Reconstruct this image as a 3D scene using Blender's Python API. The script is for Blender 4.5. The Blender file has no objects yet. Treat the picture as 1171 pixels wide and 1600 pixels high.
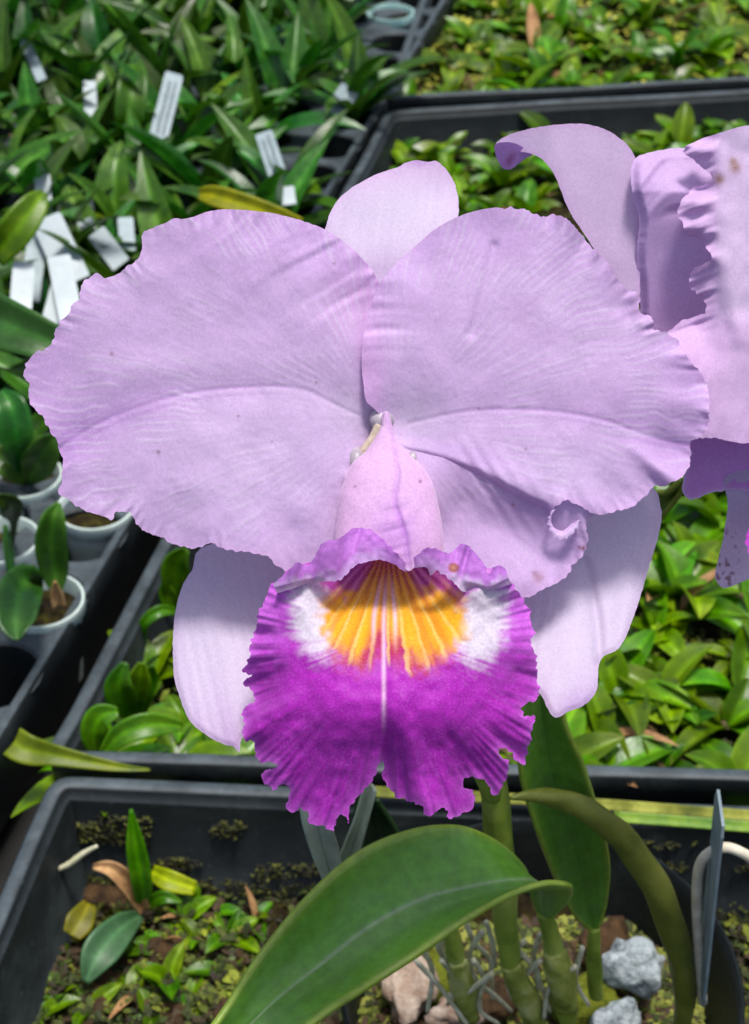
import bpy, math, random
import numpy as np
from mathutils import Vector, Matrix
from mathutils.geometry import delaunay_2d_cdt

# ------------------------------------------------------------------ camera, light, exposure
SC = bpy.context.scene
PITCH = math.radians(38.0)
CAM = np.array([0.0, 0.0, 0.57])
FPX = 2400.0                       # focal length in pixels of the 1171 x 1600 photograph
D0 = 0.34                          # distance to the flower
cd = bpy.data.cameras.new('camera')
cam = bpy.data.objects.new('camera', cd)
SC.collection.objects.link(cam)
cam.location = CAM
cam.rotation_euler = (math.pi / 2 - PITCH, 0, 0)
cd.sensor_fit = 'VERTICAL'
cd.sensor_height = 24.0
cd.lens = 24.0 * FPX / 1600.0
cd.clip_start = 0.01
cd.clip_end = 50
cd.dof.use_dof = True
cd.dof.focus_distance = 0.335
cd.dof.aperture_fstop = 22.0
SC.camera = cam

SUN_DIR = Vector((0.10, -0.03, 1.0)).normalized()      # towards the sun
world = bpy.data.worlds.new('World')
SC.world = world
world.use_nodes = True
wn = world.node_tree.nodes
bg = wn['Background']
sky = wn.new('ShaderNodeTexSky')
sky.sky_type = 'NISHITA'
sky.sun_disc = False
sky.dust_density = 4.0
sky.ozone_density = 0.6
sky.air_density = 1.0
sky.sun_elevation = math.asin(SUN_DIR.z)
sky.sun_rotation = math.atan2(SUN_DIR.x, SUN_DIR.y)
world.node_tree.links.new(sky.outputs[0], bg.inputs[0])
bg.inputs[1].default_value = 0.13
sl = bpy.data.lights.new('sun', 'SUN')
sl.energy = 3.2
sl.angle = math.radians(12.0)
sl.color = (1.0, 0.97, 0.92)
sun = bpy.data.objects.new('sun', sl)
sun.rotation_euler = SUN_DIR.to_track_quat('Z', 'Y').to_euler()
sun.location = (0, 0, 3)
SC.collection.objects.link(sun)
vs = SC.view_settings
vs.view_transform = 'Standard'
vs.look = 'None'
vs.gamma = 1.0
vs.exposure = 0.30
SC.cycles.max_bounces = 8
SC.cycles.use_denoising = True

# ------------------------------------------------------------------ helpers
RND = random.Random(7)
NR = np.random.default_rng(11)
COL = SC.collection
RIGHT = np.array([1.0, 0, 0])
FWD = np.array([0, math.cos(PITCH), -math.sin(PITCH)])
UP = np.array([0, math.sin(PITCH), math.cos(PITCH)])


def lin(r, g, b):
    f = lambda c: (c / 255 / 12.92) if c / 255 <= 0.04045 else ((c / 255 + 0.055) / 1.055) ** 2.4
    return np.array([f(r), f(g), f(b)])


def at(px, py, d):
    """point seen at pixel (px, py) of the photograph at view depth d"""
    return CAM + FWD * d + RIGHT * ((px - 585.5) / FPX * d) + UP * (-(py - 800.0) / FPX * d)


def on(px, py, z):
    """point seen at pixel (px, py) lying on the level plane z"""
    r = FWD + RIGHT * ((px - 585.5) / FPX) + UP * (-(py - 800.0) / FPX)
    return CAM + r * ((z - CAM[2]) / r[2])


def sst(a, b, x):
    t = np.clip((x - a) / (b - a), 0, 1)
    return t * t * (3 - 2 * t)


def n1(x, seed):
    """smooth 1-D value noise, 0..1"""
    rs = np.random.default_rng(seed).random(1024)
    x = np.asarray(x, float)
    i = np.floor(x).astype(int)
    f = x - i
    f = f * f * (3 - 2 * f)
    return rs[i % 1024] * (1 - f) + rs[(i + 1) % 1024] * f


def n2(x, y, seed):
    rs = np.random.default_rng(seed).random((128, 128))
    x = np.asarray(x, float); y = np.asarray(y, float)
    i = np.floor(x).astype(int); j = np.floor(y).astype(int)
    f = x - i; g = y - j
    f = f * f * (3 - 2 * f); g = g * g * (3 - 2 * g)
    a = rs[i % 128, j % 128]; b = rs[(i + 1) % 128, j % 128]
    c = rs[i % 128, (j + 1) % 128]; d = rs[(i + 1) % 128, (j + 1) % 128]
    return (a * (1 - f) + b * f) * (1 - g) + (c * (1 - f) + d * f) * g


def ring(ang, f, seed):
    """noise round a closed margin, about f cells per radian"""
    return n2(64 + f * np.cos(ang), 64 + f * np.sin(ang), seed)


def catmull(pts, n, closed=False):
    """n samples per span through the points"""
    P = np.array(pts, float)
    m = len(P)
    out = []
    for i in range(m if closed else m - 1):
        if closed:
            a, b, c, d = P[(i - 1) % m], P[i], P[(i + 1) % m], P[(i + 2) % m]
        else:
            a, b, c, d = P[max(i - 1, 0)], P[i], P[i + 1], P[min(i + 2, m - 1)]
        for k in range(n):
            t = k / n
            out.append(0.5 * ((2 * b) + (c - a) * t + (2 * a - 5 * b + 4 * c - d) * t * t + (3 * b - a - 3 * c + d) * t ** 3))
    if not closed:
        out.append(P[-1])
    return np.array(out)


def link(o, parent=None):
    COL.objects.link(o)
    if parent is not None:
        o.parent = parent
    return o


def wloc(o):
    p = np.zeros(3)
    while o is not None:
        p = p + np.array(o.location)
        o = o.parent
    return p


def tag(o, label=None, cat=None, group=None, kind=None):
    if label: o['label'] = label
    if cat: o['category'] = cat
    if group: o['group'] = group
    if kind: o['kind'] = kind
    return o


def empty(name, loc, parent=None, rz=0.0):
    o = bpy.data.objects.new(name, None)
    o.empty_display_size = 0.01
    o.location = np.array(loc) - (wloc(parent) if parent else 0)
    o.rotation_euler = (0, 0, rz)
    return link(o, parent)


def mesh_data(name, V, F, mat=None, cols=None, smooth=True):
    me = bpy.data.meshes.new(name)
    me.from_pydata([tuple(v) for v in V], [], [tuple(f) for f in F])
    if cols is not None:
        a = me.color_attributes.new('Col', 'FLOAT_COLOR', 'POINT')
        c4 = np.ones((len(V), 4)); c4[:, :3] = cols
        a.data.foreach_set('color', c4.ravel())
    if smooth:
        me.polygons.foreach_set('use_smooth', [True] * len(me.polygons))
    if mat: me.materials.append(mat)
    me.update()
    return me


def mesh(name, V, F, mat, parent=None, cols=None, smooth=True):
    """one mesh object; V in world coordinates (parents carry no rotation)"""
    V = np.array(V, float)
    if parent is not None:
        off = wloc(parent)
        o = bpy.data.objects.new(name, mesh_data(name, V - off, F, mat, cols, smooth))
    else:
        c = np.array([V[:, 0].mean(), V[:, 1].mean(), V[:, 2].min()])
        o = bpy.data.objects.new(name, mesh_data(name, V - c, F, mat, cols, smooth))
        o.location = c
    return link(o, parent)


def solid(o, t, off=0.0):
    m = o.modifiers.new('thickness', 'SOLIDIFY')
    m.thickness = t; m.offset = off
    return o


# ------------------------------------------------------------------ materials
def nodes(name):
    m = bpy.data.materials.new(name)
    m.use_nodes = True
    nt = m.node_tree
    return m, nt, nt.nodes, nt.links, nt.nodes['Principled BSDF']


def noise(N, L, scale, detail=4.0, rough=0.6, coord='Object', vec=None):
    t = N.new('ShaderNodeTexNoise')
    t.inputs['Scale'].default_value = scale
    t.inputs['Detail'].default_value = detail
    t.inputs['Roughness'].default_value = rough
    if vec is None:
        c = N.new('ShaderNodeTexCoord')
        L.new(c.outputs[coord], t.inputs['Vector'])
    else:
        L.new(vec, t.inputs['Vector'])
    return t


def ramp(N, L, src, stops):
    r = N.new('ShaderNodeValToRGB')
    e = r.color_ramp.elements
    while len(e) < len(stops): e.new(0.5)
    for el, (p, c) in zip(e, stops):
        el.position = p
        el.color = (*c, 1)
    L.new(src, r.inputs[0])
    return r


def mixc(N, L, a, b, fac, mode='MIX'):
    m = N.new('ShaderNodeMix')
    m.data_type = 'RGBA'; m.blend_type = mode
    for sock, v in ((6, a), (7, b), (0, fac)):
        if hasattr(v, 'links'):
            L.new(v, m.inputs[sock])
        elif sock == 0:
            m.inputs[0].default_value = v
        else:
            m.inputs[sock].default_value = (*v, 1)
    return m.outputs[2]


def bump(N, L, h, bsdf, strength, dist):
    b = N.new('ShaderNodeBump')
    b.inputs['Strength'].default_value = strength
    b.inputs['Distance'].default_value = dist
    L.new(h, b.inputs['Height'])
    L.new(b.outputs[0], bsdf.inputs['Normal'])
    return b


def petal_mat(name, grain=0.05, transl=0.3, rough=0.55, bumpd=0.00012, speck=None):
    m, nt, N, L, B = nodes(name)
    c = N.new('ShaderNodeVertexColor'); c.layer_name = 'Col'
    n = noise(N, L, 1500, 3, 0.65)
    g = ramp(N, L, n.outputs[0], [(0.3, (1 - grain * 2.2,) * 3), (0.7, (1 + grain,) * 3)])
    col = mixc(N, L, c.outputs[0], g.outputs[0], 1.0, 'MULTIPLY')
    if speck:
        s = noise(N, L, 2300, 4, 0.75)
        f = ramp(N, L, s.outputs[0], [(0.52, (0, 0, 0)), (0.72, (1, 1, 1))])
        fm = N.new('ShaderNodeMath'); fm.operation = 'MULTIPLY'; fm.inputs[1].default_value = 0.42
        L.new(f.outputs[0], fm.inputs[0])
        sp = N.new('ShaderNodeSeparateColor'); L.new(c.outputs[0], sp.inputs[0])
        mg = N.new('ShaderNodeMapRange'); mg.inputs[1].default_value = 0.12; mg.inputs[2].default_value = 0.28
        mg.inputs[3].default_value = 1.0; mg.inputs[4].default_value = 0.0
        L.new(sp.outputs[1], mg.inputs[0])
        f2 = N.new('ShaderNodeMath'); f2.operation = 'MULTIPLY'
        L.new(fm.outputs[0], f2.inputs[0]); L.new(mg.outputs[0], f2.inputs[1])
        col = mixc(N, L, col, speck, f2.outputs[0])
    else:
        vo = N.new('ShaderNodeTexVoronoi'); vo.inputs['Scale'].default_value = 1700
        tc = N.new('ShaderNodeTexCoord'); L.new(tc.outputs['Object'], vo.inputs['Vector'])
        big = noise(N, L, 260, 3, 0.6)
        sm = N.new('ShaderNodeMath'); sm.operation = 'MULTIPLY'
        sr = ramp(N, L, vo.outputs['Distance'], [(0.0, (0.34,) * 3), (0.42, (0, 0, 0))])
        br = ramp(N, L, big.outputs[0], [(0.35, (0, 0, 0)), (0.65, (1, 1, 1))])
        L.new(sr.outputs[0], sm.inputs[0]); L.new(br.outputs[0], sm.inputs[1])
        col = mixc(N, L, col, (0.86, 0.78, 0.90), sm.outputs[0])
    L.new(col, B.inputs['Base Color'])
    B.inputs['Roughness'].default_value = rough
    B.inputs['Specular IOR Level'].default_value = 0.25
    B.inputs['Sheen Weight'].default_value = 0.08
    n2_ = noise(N, L, 900, 5, 0.7)
    bm = bump(N, L, n2_.outputs[0], B, 0.3, bumpd * 2)
    T = N.new('ShaderNodeBsdfTranslucent')
    L.new(col, T.inputs[0]); L.new(bm.outputs[0], T.inputs['Normal'])
    mx = N.new('ShaderNodeMixShader'); mx.inputs[0].default_value = transl
    L.new(B.outputs[0], mx.inputs[1]); L.new(T.outputs[0], mx.inputs[2])
    L.new(mx.outputs[0], N['Material Output'].inputs['Surface'])
    return m


def leaf_mat(name, dark, mid, light, rough=0.38, transl=0.18, scale=60, vary=True, ribs=True):
    m, nt, N, L, B = nodes(name)
    n = noise(N, L, scale, 5, 0.6)
    r = ramp(N, L, n.outputs[0], [(0.28, dark), (0.52, mid), (0.8, light)])
    col = r.outputs[0]
    if ribs:
        vc = N.new('ShaderNodeVertexColor'); vc.layer_name = 'Col'
        col = mixc(N, L, col, vc.outputs[0], 1.0, 'MULTIPLY')
    if vary:
        oi = N.new('ShaderNodeObjectInfo')
        h = N.new('ShaderNodeHueSaturation')
        h.inputs['Saturation'].default_value = 1.12
        mr = N.new('ShaderNodeMapRange')
        mr.inputs[3].default_value = 0.55; mr.inputs[4].default_value = 1.5
        L.new(oi.outputs['Random'], mr.inputs[0])
        L.new(mr.outputs[0], h.inputs['Value'])
        mr2 = N.new('ShaderNodeMapRange')
        mr2.inputs[3].default_value = 0.455; mr2.inputs[4].default_value = 0.515
        w = N.new('ShaderNodeMath'); w.operation = 'MULTIPLY'; w.inputs[1].default_value = 7.31
        fr = N.new('ShaderNodeMath'); fr.operation = 'FRACT'
        L.new(oi.outputs['Random'], w.inputs[0]); L.new(w.outputs[0], fr.inputs[0]); L.new(fr.outputs[0], mr2.inputs[0])
        L.new(mr2.outputs[0], h.inputs['Hue'])
        L.new(col, h.inputs['Color'])
        col = h.outputs[0]
    L.new(col, B.inputs['Base Color'])
    rr = N.new('ShaderNodeMapRange')
    rr.inputs[3].default_value = rough - 0.1; rr.inputs[4].default_value = rough + 0.2
    L.new(n.outputs[0], rr.inputs[0]); L.new(rr.outputs[0], B.inputs['Roughness'])
    B.inputs['Specular IOR Level'].default_value = 0.36
    nb = noise(N, L, scale * 8, 3, 0.6)
    bump(N, L, nb.outputs[0], B, 0.35, 0.0006)
    T = N.new('ShaderNodeBsdfTranslucent')
    L.new(mixc(N, L, col, (1.3, 1.5, 0.5), 1.0, 'MULTIPLY'), T.inputs[0])
    mx = N.new('ShaderNodeMixShader'); mx.inputs[0].default_value = transl
    L.new(B.outputs[0], mx.inputs[1]); L.new(T.outputs[0], mx.inputs[2])
    L.new(mx.outputs[0], N['Material Output'].inputs['Surface'])
    return m


def plain(name, c1, c2, scale=60, rough=0.6, bumpd=0.001, bs=0.4, spec=0.5, c3=None):
    m, nt, N, L, B = nodes(name)
    n = noise(N, L, scale, 6, 0.65)
    stops = [(0.32, c1), (0.68, c2)] if c3 is None else [(0.3, c1), (0.5, c2), (0.72, c3)]
    r = ramp(N, L, n.outputs[0], stops)
    L.new(r.outputs[0], B.inputs['Base Color'])
    B.inputs['Roughness'].default_value = rough
    B.inputs['Specular IOR Level'].default_value = spec
    nb = noise(N, L, scale * 4, 5, 0.65)
    bump(N, L, nb.outputs[0], B, bs, bumpd)
    return m


def attr_mat(name, rough=0.6, scale=300, vary=0.25, transl=0.0, bs=0.4, bumpd=0.0008, dust=0.0):
    m, nt, N, L, B = nodes(name)
    c = N.new('ShaderNodeVertexColor'); c.layer_name = 'Col'
    n = noise(N, L, scale, 5, 0.65)
    g = ramp(N, L, n.outputs[0], [(0.3, (1 - vary,) * 3), (0.7, (1 + vary,) * 3)])
    col = mixc(N, L, c.outputs[0], g.outputs[0], 1.0, 'MULTIPLY')
    if dust:
        nd_ = noise(N, L, 55, 8, 0.75)
        fd = ramp(N, L, nd_.outputs[0], [(0.46, (0, 0, 0)), (0.75, (dust,) * 3)])
        col = mixc(N, L, col, (0.34, 0.40, 0.32), fd.outputs[0])
    L.new(col, B.inputs['Base Color'])
    B.inputs['Roughness'].default_value = rough
    bump(N, L, n.outputs[0], B, bs, bumpd)
    if transl:
        T = N.new('ShaderNodeBsdfTranslucent'); L.new(col, T.inputs[0])
        mx = N.new('ShaderNodeMixShader'); mx.inputs[0].default_value = transl
        L.new(B.outputs[0], mx.inputs[1]); L.new(T.outputs[0], mx.inputs[2])
        L.new(mx.outputs[0], N['Material Output'].inputs['Surface'])
    return m


def tray_mat():
    m, nt, N, L, B = nodes('weathered_black_plastic')
    n = noise(N, L, 22, 8, 0.7)
    r = ramp(N, L, n.outputs[0], [(0.3, (0.005, 0.007, 0.008)), (0.52, (0.009, 0.012, 0.013)), (0.64, (0.018, 0.024, 0.024)), (0.8, (0.06, 0.075, 0.075))])
    # dried lime and dust sits as speckles on the plastic
    n2_ = noise(N, L, 420, 4, 0.7)
    f = ramp(N, L, n2_.outputs[0], [(0.62, (0, 0, 0)), (0.75, (1, 1, 1))])
    fm = N.new('ShaderNodeMath'); fm.operation = 'MULTIPLY'; fm.inputs[1].default_value = 0.35
    L.new(f.outputs[0], fm.inputs[0])
    col = mixc(N, L, r.outputs[0], (0.16, 0.18, 0.18), fm.outputs[0])
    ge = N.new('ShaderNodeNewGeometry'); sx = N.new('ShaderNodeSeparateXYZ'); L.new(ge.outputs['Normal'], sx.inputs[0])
    toplit = N.new('ShaderNodeMapRange'); toplit.inputs[1].default_value = 0.55; toplit.inputs[2].default_value = 0.98
    L.new(sx.outputs[2], toplit.inputs[0])
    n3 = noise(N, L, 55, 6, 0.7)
    toplit_fac = N.new('ShaderNodeMath'); toplit_fac.operation = 'MULTIPLY'
    toplit_var = ramp(N, L, n3.outputs[0], [(0.3, (0.1,) * 3), (0.7, (0.9,) * 3)])
    L.new(toplit.outputs[0], toplit_fac.inputs[0]); L.new(toplit_var.outputs[0], toplit_fac.inputs[1])
    col = mixc(N, L, col, (0.085, 0.11, 0.125), toplit_fac.outputs[0])  # upward faces tinted lighter, painting in the light on the rims, patchy by noise
    L.new(col, B.inputs['Base Color'])
    rr = N.new('ShaderNodeMapRange'); rr.inputs[3].default_value = 0.36; rr.inputs[4].default_value = 0.7; B.inputs['Specular IOR Level'].default_value = 0.28
    L.new(n.outputs[0], rr.inputs[0]); L.new(rr.outputs[0], B.inputs['Roughness'])
    bump(N, L, n2_.outputs[0], B, 0.25, 0.0006)
    return m


M = {}
M['petal'] = petal_mat('lilac_petal')
M['lip'] = petal_mat('magenta_lip', grain=0.09, transl=0.22, rough=0.5, bumpd=0.00016, speck=tuple(lin(226, 120, 232)))
M['tube'] = petal_mat('pink_lip_tube', grain=0.07, transl=0.3)
M['column'] = plain('waxy_grey_column', lin(128, 116, 134), lin(186, 178, 184), 120, 0.4, 0.0003)
M['big_leaf'] = leaf_mat('glossy_leaf', (0.016, 0.055, 0.008), (0.03, 0.10, 0.013), (0.06, 0.16, 0.03), 0.36, 0.12, 45, False)
M['olive_leaf'] = leaf_mat('olive_leaf', (0.09, 0.115, 0.014), (0.16, 0.185, 0.028), (0.23, 0.25, 0.05), 0.42, 0.08, 70, False, False)
M['stem'] = leaf_mat('stem_green', (0.12, 0.19, 0.02), (0.24, 0.33, 0.04), (0.40, 0.46, 0.12), 0.45, 0.05, 55, False, False)
M['sheath'] = plain('papery_sheath', lin(96, 112, 38), lin(146, 156, 70), 80, 0.6, 0.0012, 0.6, 0.3, lin(196, 196, 140))
M['strap'] = leaf_mat('strap_leaf', (0.014, 0.058, 0.011), (0.034, 0.115, 0.020), (0.085, 0.205, 0.045), 0.27, 0.15, 70)
M['ovate'] = leaf_mat('ovate_leaf', (0.03, 0.095, 0.010), (0.068, 0.175, 0.018), (0.15, 0.28, 0.04), 0.27, 0.2, 90)
M['yellowleaf'] = leaf_mat('yellowing_leaf', (0.10, 0.15, 0.01), (0.22, 0.27, 0.02), (0.34, 0.36, 0.05), 0.4, 0.2, 90)
M['brownleaf'] = plain('dry_leaf', lin(120, 80, 45), lin(200, 160, 110), 90, 0.6)
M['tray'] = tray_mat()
M['white_pot'] = plain('pale_pot_plastic', lin(170, 190, 182), lin(214, 226, 218), 40, 0.4, 0.0004, 0.2)
M['teal_pot'] = plain('pale_teal_pot', lin(120, 175, 170), lin(190, 220, 212), 40, 0.4, 0.0004, 0.2)
M['tag'] = plain('white_label_plastic', lin(138, 152, 156), lin(172, 183, 187), 30, 0.45, 0.0003, 0.15)
M['graytag'] = plain('faded_label_plastic', lin(112, 130, 136), lin(150, 166, 170), 60, 0.5, 0.0003, 0.2)
M['ink'] = plain('faded_pencil', lin(80, 90, 95), lin(115, 125, 130), 90, 0.7)
M['wire'] = plain('cream_coated_wire', lin(190, 180, 155), lin(232, 226, 205), 150, 0.5, 0.0005)
M['stone'] = plain('grey_granite', lin(85, 95, 100), lin(170, 182, 185), 260, 0.75, 0.0025, 0.8, 0.4, lin(215, 222, 222))
M['bark'] = plain('bark', lin(38, 28, 18), lin(96, 72, 46), 160, 0.8, 0.002, 0.8, 0.2)
M['palebark'] = plain('pale_chip', lin(140, 112, 92), lin(214, 196, 178), 130, 0.75, 0.002, 0.7, 0.2)
M['mosscol'] = attr_mat('moss_fronds', 0.75, 500, 0.3, 0.2)
M['soil'] = plain('mossy_compost', lin(20, 16, 9), lin(46, 38, 18), 120, 0.9, 0.004, 0.9, 0.15, lin(82, 80, 26))
M['lit_moss'] = plain('lit_moss_mottle', lin(62, 72, 24), lin(112, 118, 40), 45, 0.7, 0.001, 0.5, 0.3, lin(168, 172, 78))
M['root'] = plain('pale_root', lin(160, 160, 120), lin(224, 222, 196), 150, 0.7)
M['bench'] = plain('bench_dark', (0.003, 0.003, 0.003), (0.006, 0.006, 0.006), 30, 0.8)

# ------------------------------------------------------------------ setting: bench and trays
RIM = 0.07
V = [(-1.2, 0.0, 0), (1.4, 0.0, 0), (1.4, 2.2, 0), (-1.2, 2.2, 0),
     (-1.2, 0.0, -0.03), (1.4, 0.0, -0.03), (1.4, 2.2, -0.03), (-1.2, 2.2, -0.03)]
F = [(0, 1, 2, 3), (7, 6, 5, 4), (0, 4, 5, 1), (1, 5, 6, 2), (2, 6, 7, 3), (3, 7, 4, 0)]
tag(mesh('bench', V, F, M['bench'], smooth=False), kind='structure')


def rounded(corners, rad, n=6):
    out = []
    m = len(corners)
    for i in range(m):
        p, a, b = (np.array(corners[i]), np.array(corners[i - 1]), np.array(corners[(i + 1) % m]))
        u = (a - p) / np.linalg.norm(a - p); w = (b - p) / np.linalg.norm(b - p)
        p0, p1 = p + u * rad, p + w * rad
        for k in range(n + 1):
            t = k / n
            out.append((1 - t) ** 2 * p0 + 2 * t * (1 - t) * p + t * t * p1)
    return np.array(out)


def subdiv(path, step):
    out = []
    for i in range(len(path)):
        a, b = path[i], path[(i + 1) % len(path)]
        n = max(1, int(np.linalg.norm(b - a) / step))
        for k in range(n):
            out.append(a + (b - a) * k / n)
    return np.array(out)


def sweep_tray(corners, profile, z, wob=0.0007, seed=3):
    """corners (counter-clockwise, xy) of the rim's outer edge; profile: list of (inset, dz)"""
    path = subdiv(rounded([c[:2] for c in corners], 0.012), 0.02)
    n = len(path)
    tang = np.roll(path, -1, 0) - np.roll(path, 1, 0)
    tang /= np.linalg.norm(tang, axis=1)[:, None]
    inw = np.stack([-tang[:, 1], tang[:, 0]], 1)
    V = []; F = []
    s = np.arange(n)
    for j, (ins, dz) in enumerate(profile):
        w = (n1(s * 0.31, seed) - 0.5) * 2 * wob
        q = path + inw * (ins + w[:, None])
        zz = z + dz + (n1(s * 0.23, seed + 1) - 0.5) * 2 * wob
        V += [(q[i, 0], q[i, 1], zz[i]) for i in range(n)]
        if j:
            b0, b1 = (j - 1) * n, j * n
            F += [(b0 + i, b0 + (i + 1) % n, b1 + (i + 1) % n, b1 + i) for i in range(n)]
    return V, F, n


def tray(corners, depth, label, floor=True):
    prof = [(0.004, -depth), (0.0005, -0.012), (0.0, -0.0105), (0.0, -0.001), (0.001, 0.0), (0.006, 0.0), (0.0072, -0.001),
            (0.0078, -0.004), (0.0095, -0.0048), (0.010, -0.006), (0.016, -depth + 0.002)]
    V, F, n = sweep_tray(corners, prof, RIM)
    if floor:
        F.append(tuple(range(len(V) - n, len(V))))
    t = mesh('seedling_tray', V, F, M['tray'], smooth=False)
    t.data.polygons.foreach_set('use_smooth', [True] * len(t.data.polygons))
    t.data.polygons[-1].use_smooth = False
    return tag(t, label, 'tray', 'black plastic trays on the bench')


def quad(px4):
    return [on(x, y, RIM) for x, y in px4]

# corners near-left, near-right, far-right, far-left (counter-clockwise from above)
C_TRAY = quad([(66, 1190), (1500, 1228), (1500, 120), (602, 172)])
B_TRAY = quad([(-230, 1900), (1400, 1900), (1400, 1268), (84, 1210)])
B_TRAY[1] = B_TRAY[0] + (B_TRAY[2] - B_TRAY[3]) * 1.0
D_TRAY = quad([(600, 156), (1500, 105), (1500, -230), (735, -230)])
tray(C_TRAY, 0.065, 'black rimmed tray of bright green seedlings behind and below the lilac flower')
tray(B_TRAY, 0.068, 'black mossy tray with few seedlings at the bottom of the picture')
tray(D_TRAY, 0.065, 'black tray of yellowish green seedlings along the top right edge')

# plug tray on the left: plate with round wells
A_R0, A_R1 = on(2, 1160, RIM)[:2], on(596, 172, RIM)[:2]
A_DIR = (A_R1 - A_R0) / np.linalg.norm(A_R1 - A_R0)
A_PER = np.array([-A_DIR[1], A_DIR[0]])            # towards the left
PITCHA = 0.054
A_POT0 = on(64, 938, RIM)[:2]
s0 = float(np.dot(A_POT0 - A_R0, A_DIR)); q0 = float(np.dot(A_POT0 - A_R0, A_PER))
A_COLS, A_ROWS = 11, 24
ROW0 = -int(s0 / PITCHA) - 3


def well(i, j):
    """centre (xy) of well in column i (from the right edge), row j (away from the viewer)"""
    return A_R0 + A_PER * (q0 + i * PITCHA) + A_DIR * (s0 + (ROW0 + j) * PITCHA)


def plug_tray():
    V = []; F = []
    n = 24
    R = 0.0215
    h = PITCHA / 2
    for i in range(A_COLS):
        for j in range(A_ROWS):
            c = well(i, j)
            b = len(V)
            hp0 = min(h, q0 - 0.006) if i == 0 else h
            for ring in range(5):
                for k in range(n):
                    a = 2 * math.pi * k / n
                    ca, sa = math.cos(a), math.sin(a)
                    if ring == 0:
                        m = max(abs(ca), abs(sa))
                        x, y, z = ca / m * h, sa / m * h, 0
                        if i == 0 and x < -hp0: x = -hp0
                    else:
                        rr, z = ((R + 0.0016, 0), (R, -0.0014), (R * 0.8, -0.052), (R * 0.45, -0.053))[ring - 1]
                        x, y = ca * rr, sa * rr
                    p = c + A_PER * x + A_DIR * y
                    V.append((p[0], p[1], RIM + z))
            for ring in range(4):
                for k in range(n):
                    F.append((b + ring * n + k, b + ring * n + (k + 1) % n, b + (ring + 1) * n + (k + 1) % n, b + (ring + 1) * n + k))
    # raised edge and skirt along the right side
    w0 = -q0 - 0.0
    prof = [(min(h, q0 - 0.006), 0.0), (q0 - 0.005, 0.0015), (q0 - 0.0012, 0.0015), (q0, 0.0), (q0, -0.012), (q0 - 0.006, -0.055)]
    b = len(V)
    ss = np.linspace(s0 + (ROW0 - 0.5) * PITCHA, s0 + (ROW0 + A_ROWS - 0.5) * PITCHA, 60)
    for s in ss:
        for ins, dz in prof:
            p = A_R0 + A_PER * (q0 - ins) + A_DIR * s
            V.append((p[0], p[1], RIM + dz))
    m = len(prof)
    for k in range(len(ss) - 1):
        for j in range(m - 1):
            F.append((b + k * m + j, b + (k + 1) * m + j, b + (k + 1) * m + j + 1, b + k * m + j + 1))
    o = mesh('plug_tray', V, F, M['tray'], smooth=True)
    e = o.modifiers.new('edges', 'EDGE_SPLIT'); e.split_angle = math.radians(40)
    tag(o, 'black plug tray with round wells holding small pots, left of the flower', 'tray', 'black plastic trays on the bench')


plug_tray()

# ------------------------------------------------------------------ sheets: traced outline -> real curved surface
K = D0 / FPX


def inside(poly, x, y):
    r = np.zeros(len(x), bool)
    x2, y2 = np.roll(poly[:, 0], -1), np.roll(poly[:, 1], -1)
    for a, b, c, d in zip(poly[:, 0], poly[:, 1], x2, y2):
        if b == d: continue
        hit = ((b > y) != (d > y)) & (x < (c - a) * (y - b) / (d - b) + a)
        r ^= hit
    return r


def edge_dist(poly, x, y):
    out = np.full(len(x), 1e9)
    A = poly; Bp = np.roll(poly, -1, 0)
    for (a, b) in zip(A[::2], np.roll(A[::2], -1, 0)):
        d = b - a
        L2 = max(1e-9, d @ d)
        t = np.clip(((x - a[0]) * d[0] + (y - a[1]) * d[1]) / L2, 0, 1)
        out = np.minimum(out, (x - a[0] - t * d[0]) ** 2 + (y - a[1] - t * d[1]) ** 2)
    return np.sqrt(out)


def frill(pts, step=2.2, amp=2.0, wave=7.0, seed=1, where=None, spans=6):
    """densify a traced outline and give it a fine toothed margin"""
    P = catmull(pts, spans, True)
    seg = np.linalg.norm(np.roll(P, -1, 0) - P, axis=1)
    s = np.concatenate([[0], np.cumsum(seg)])
    n = int(s[-1] / step)
    t = np.linspace(0, s[-1], n, endpoint=False)
    Pc = np.vstack([P, P[:1]])
    Q = np.stack([np.interp(t, s, Pc[:, 0]), np.interp(t, s, Pc[:, 1])], 1)
    tn = np.roll(Q, -1, 0) - np.roll(Q, 1, 0)
    tn /= np.maximum(1e-6, np.linalg.norm(tn, axis=1))[:, None]
    nm = np.stack([tn[:, 1], -tn[:, 0]], 1)
    a = (n1(t / wave, seed) - 0.5) * 2 * amp + (n1(t / (wave * 0.45), seed + 1) - 0.5) * amp + (n1(t / (wave * 4), seed + 2) - 0.5) * 1.5 * amp
    if where is not None:
        a = a * where(Q[:, 0], Q[:, 1])
    return Q + nm * a[:, None]


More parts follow.
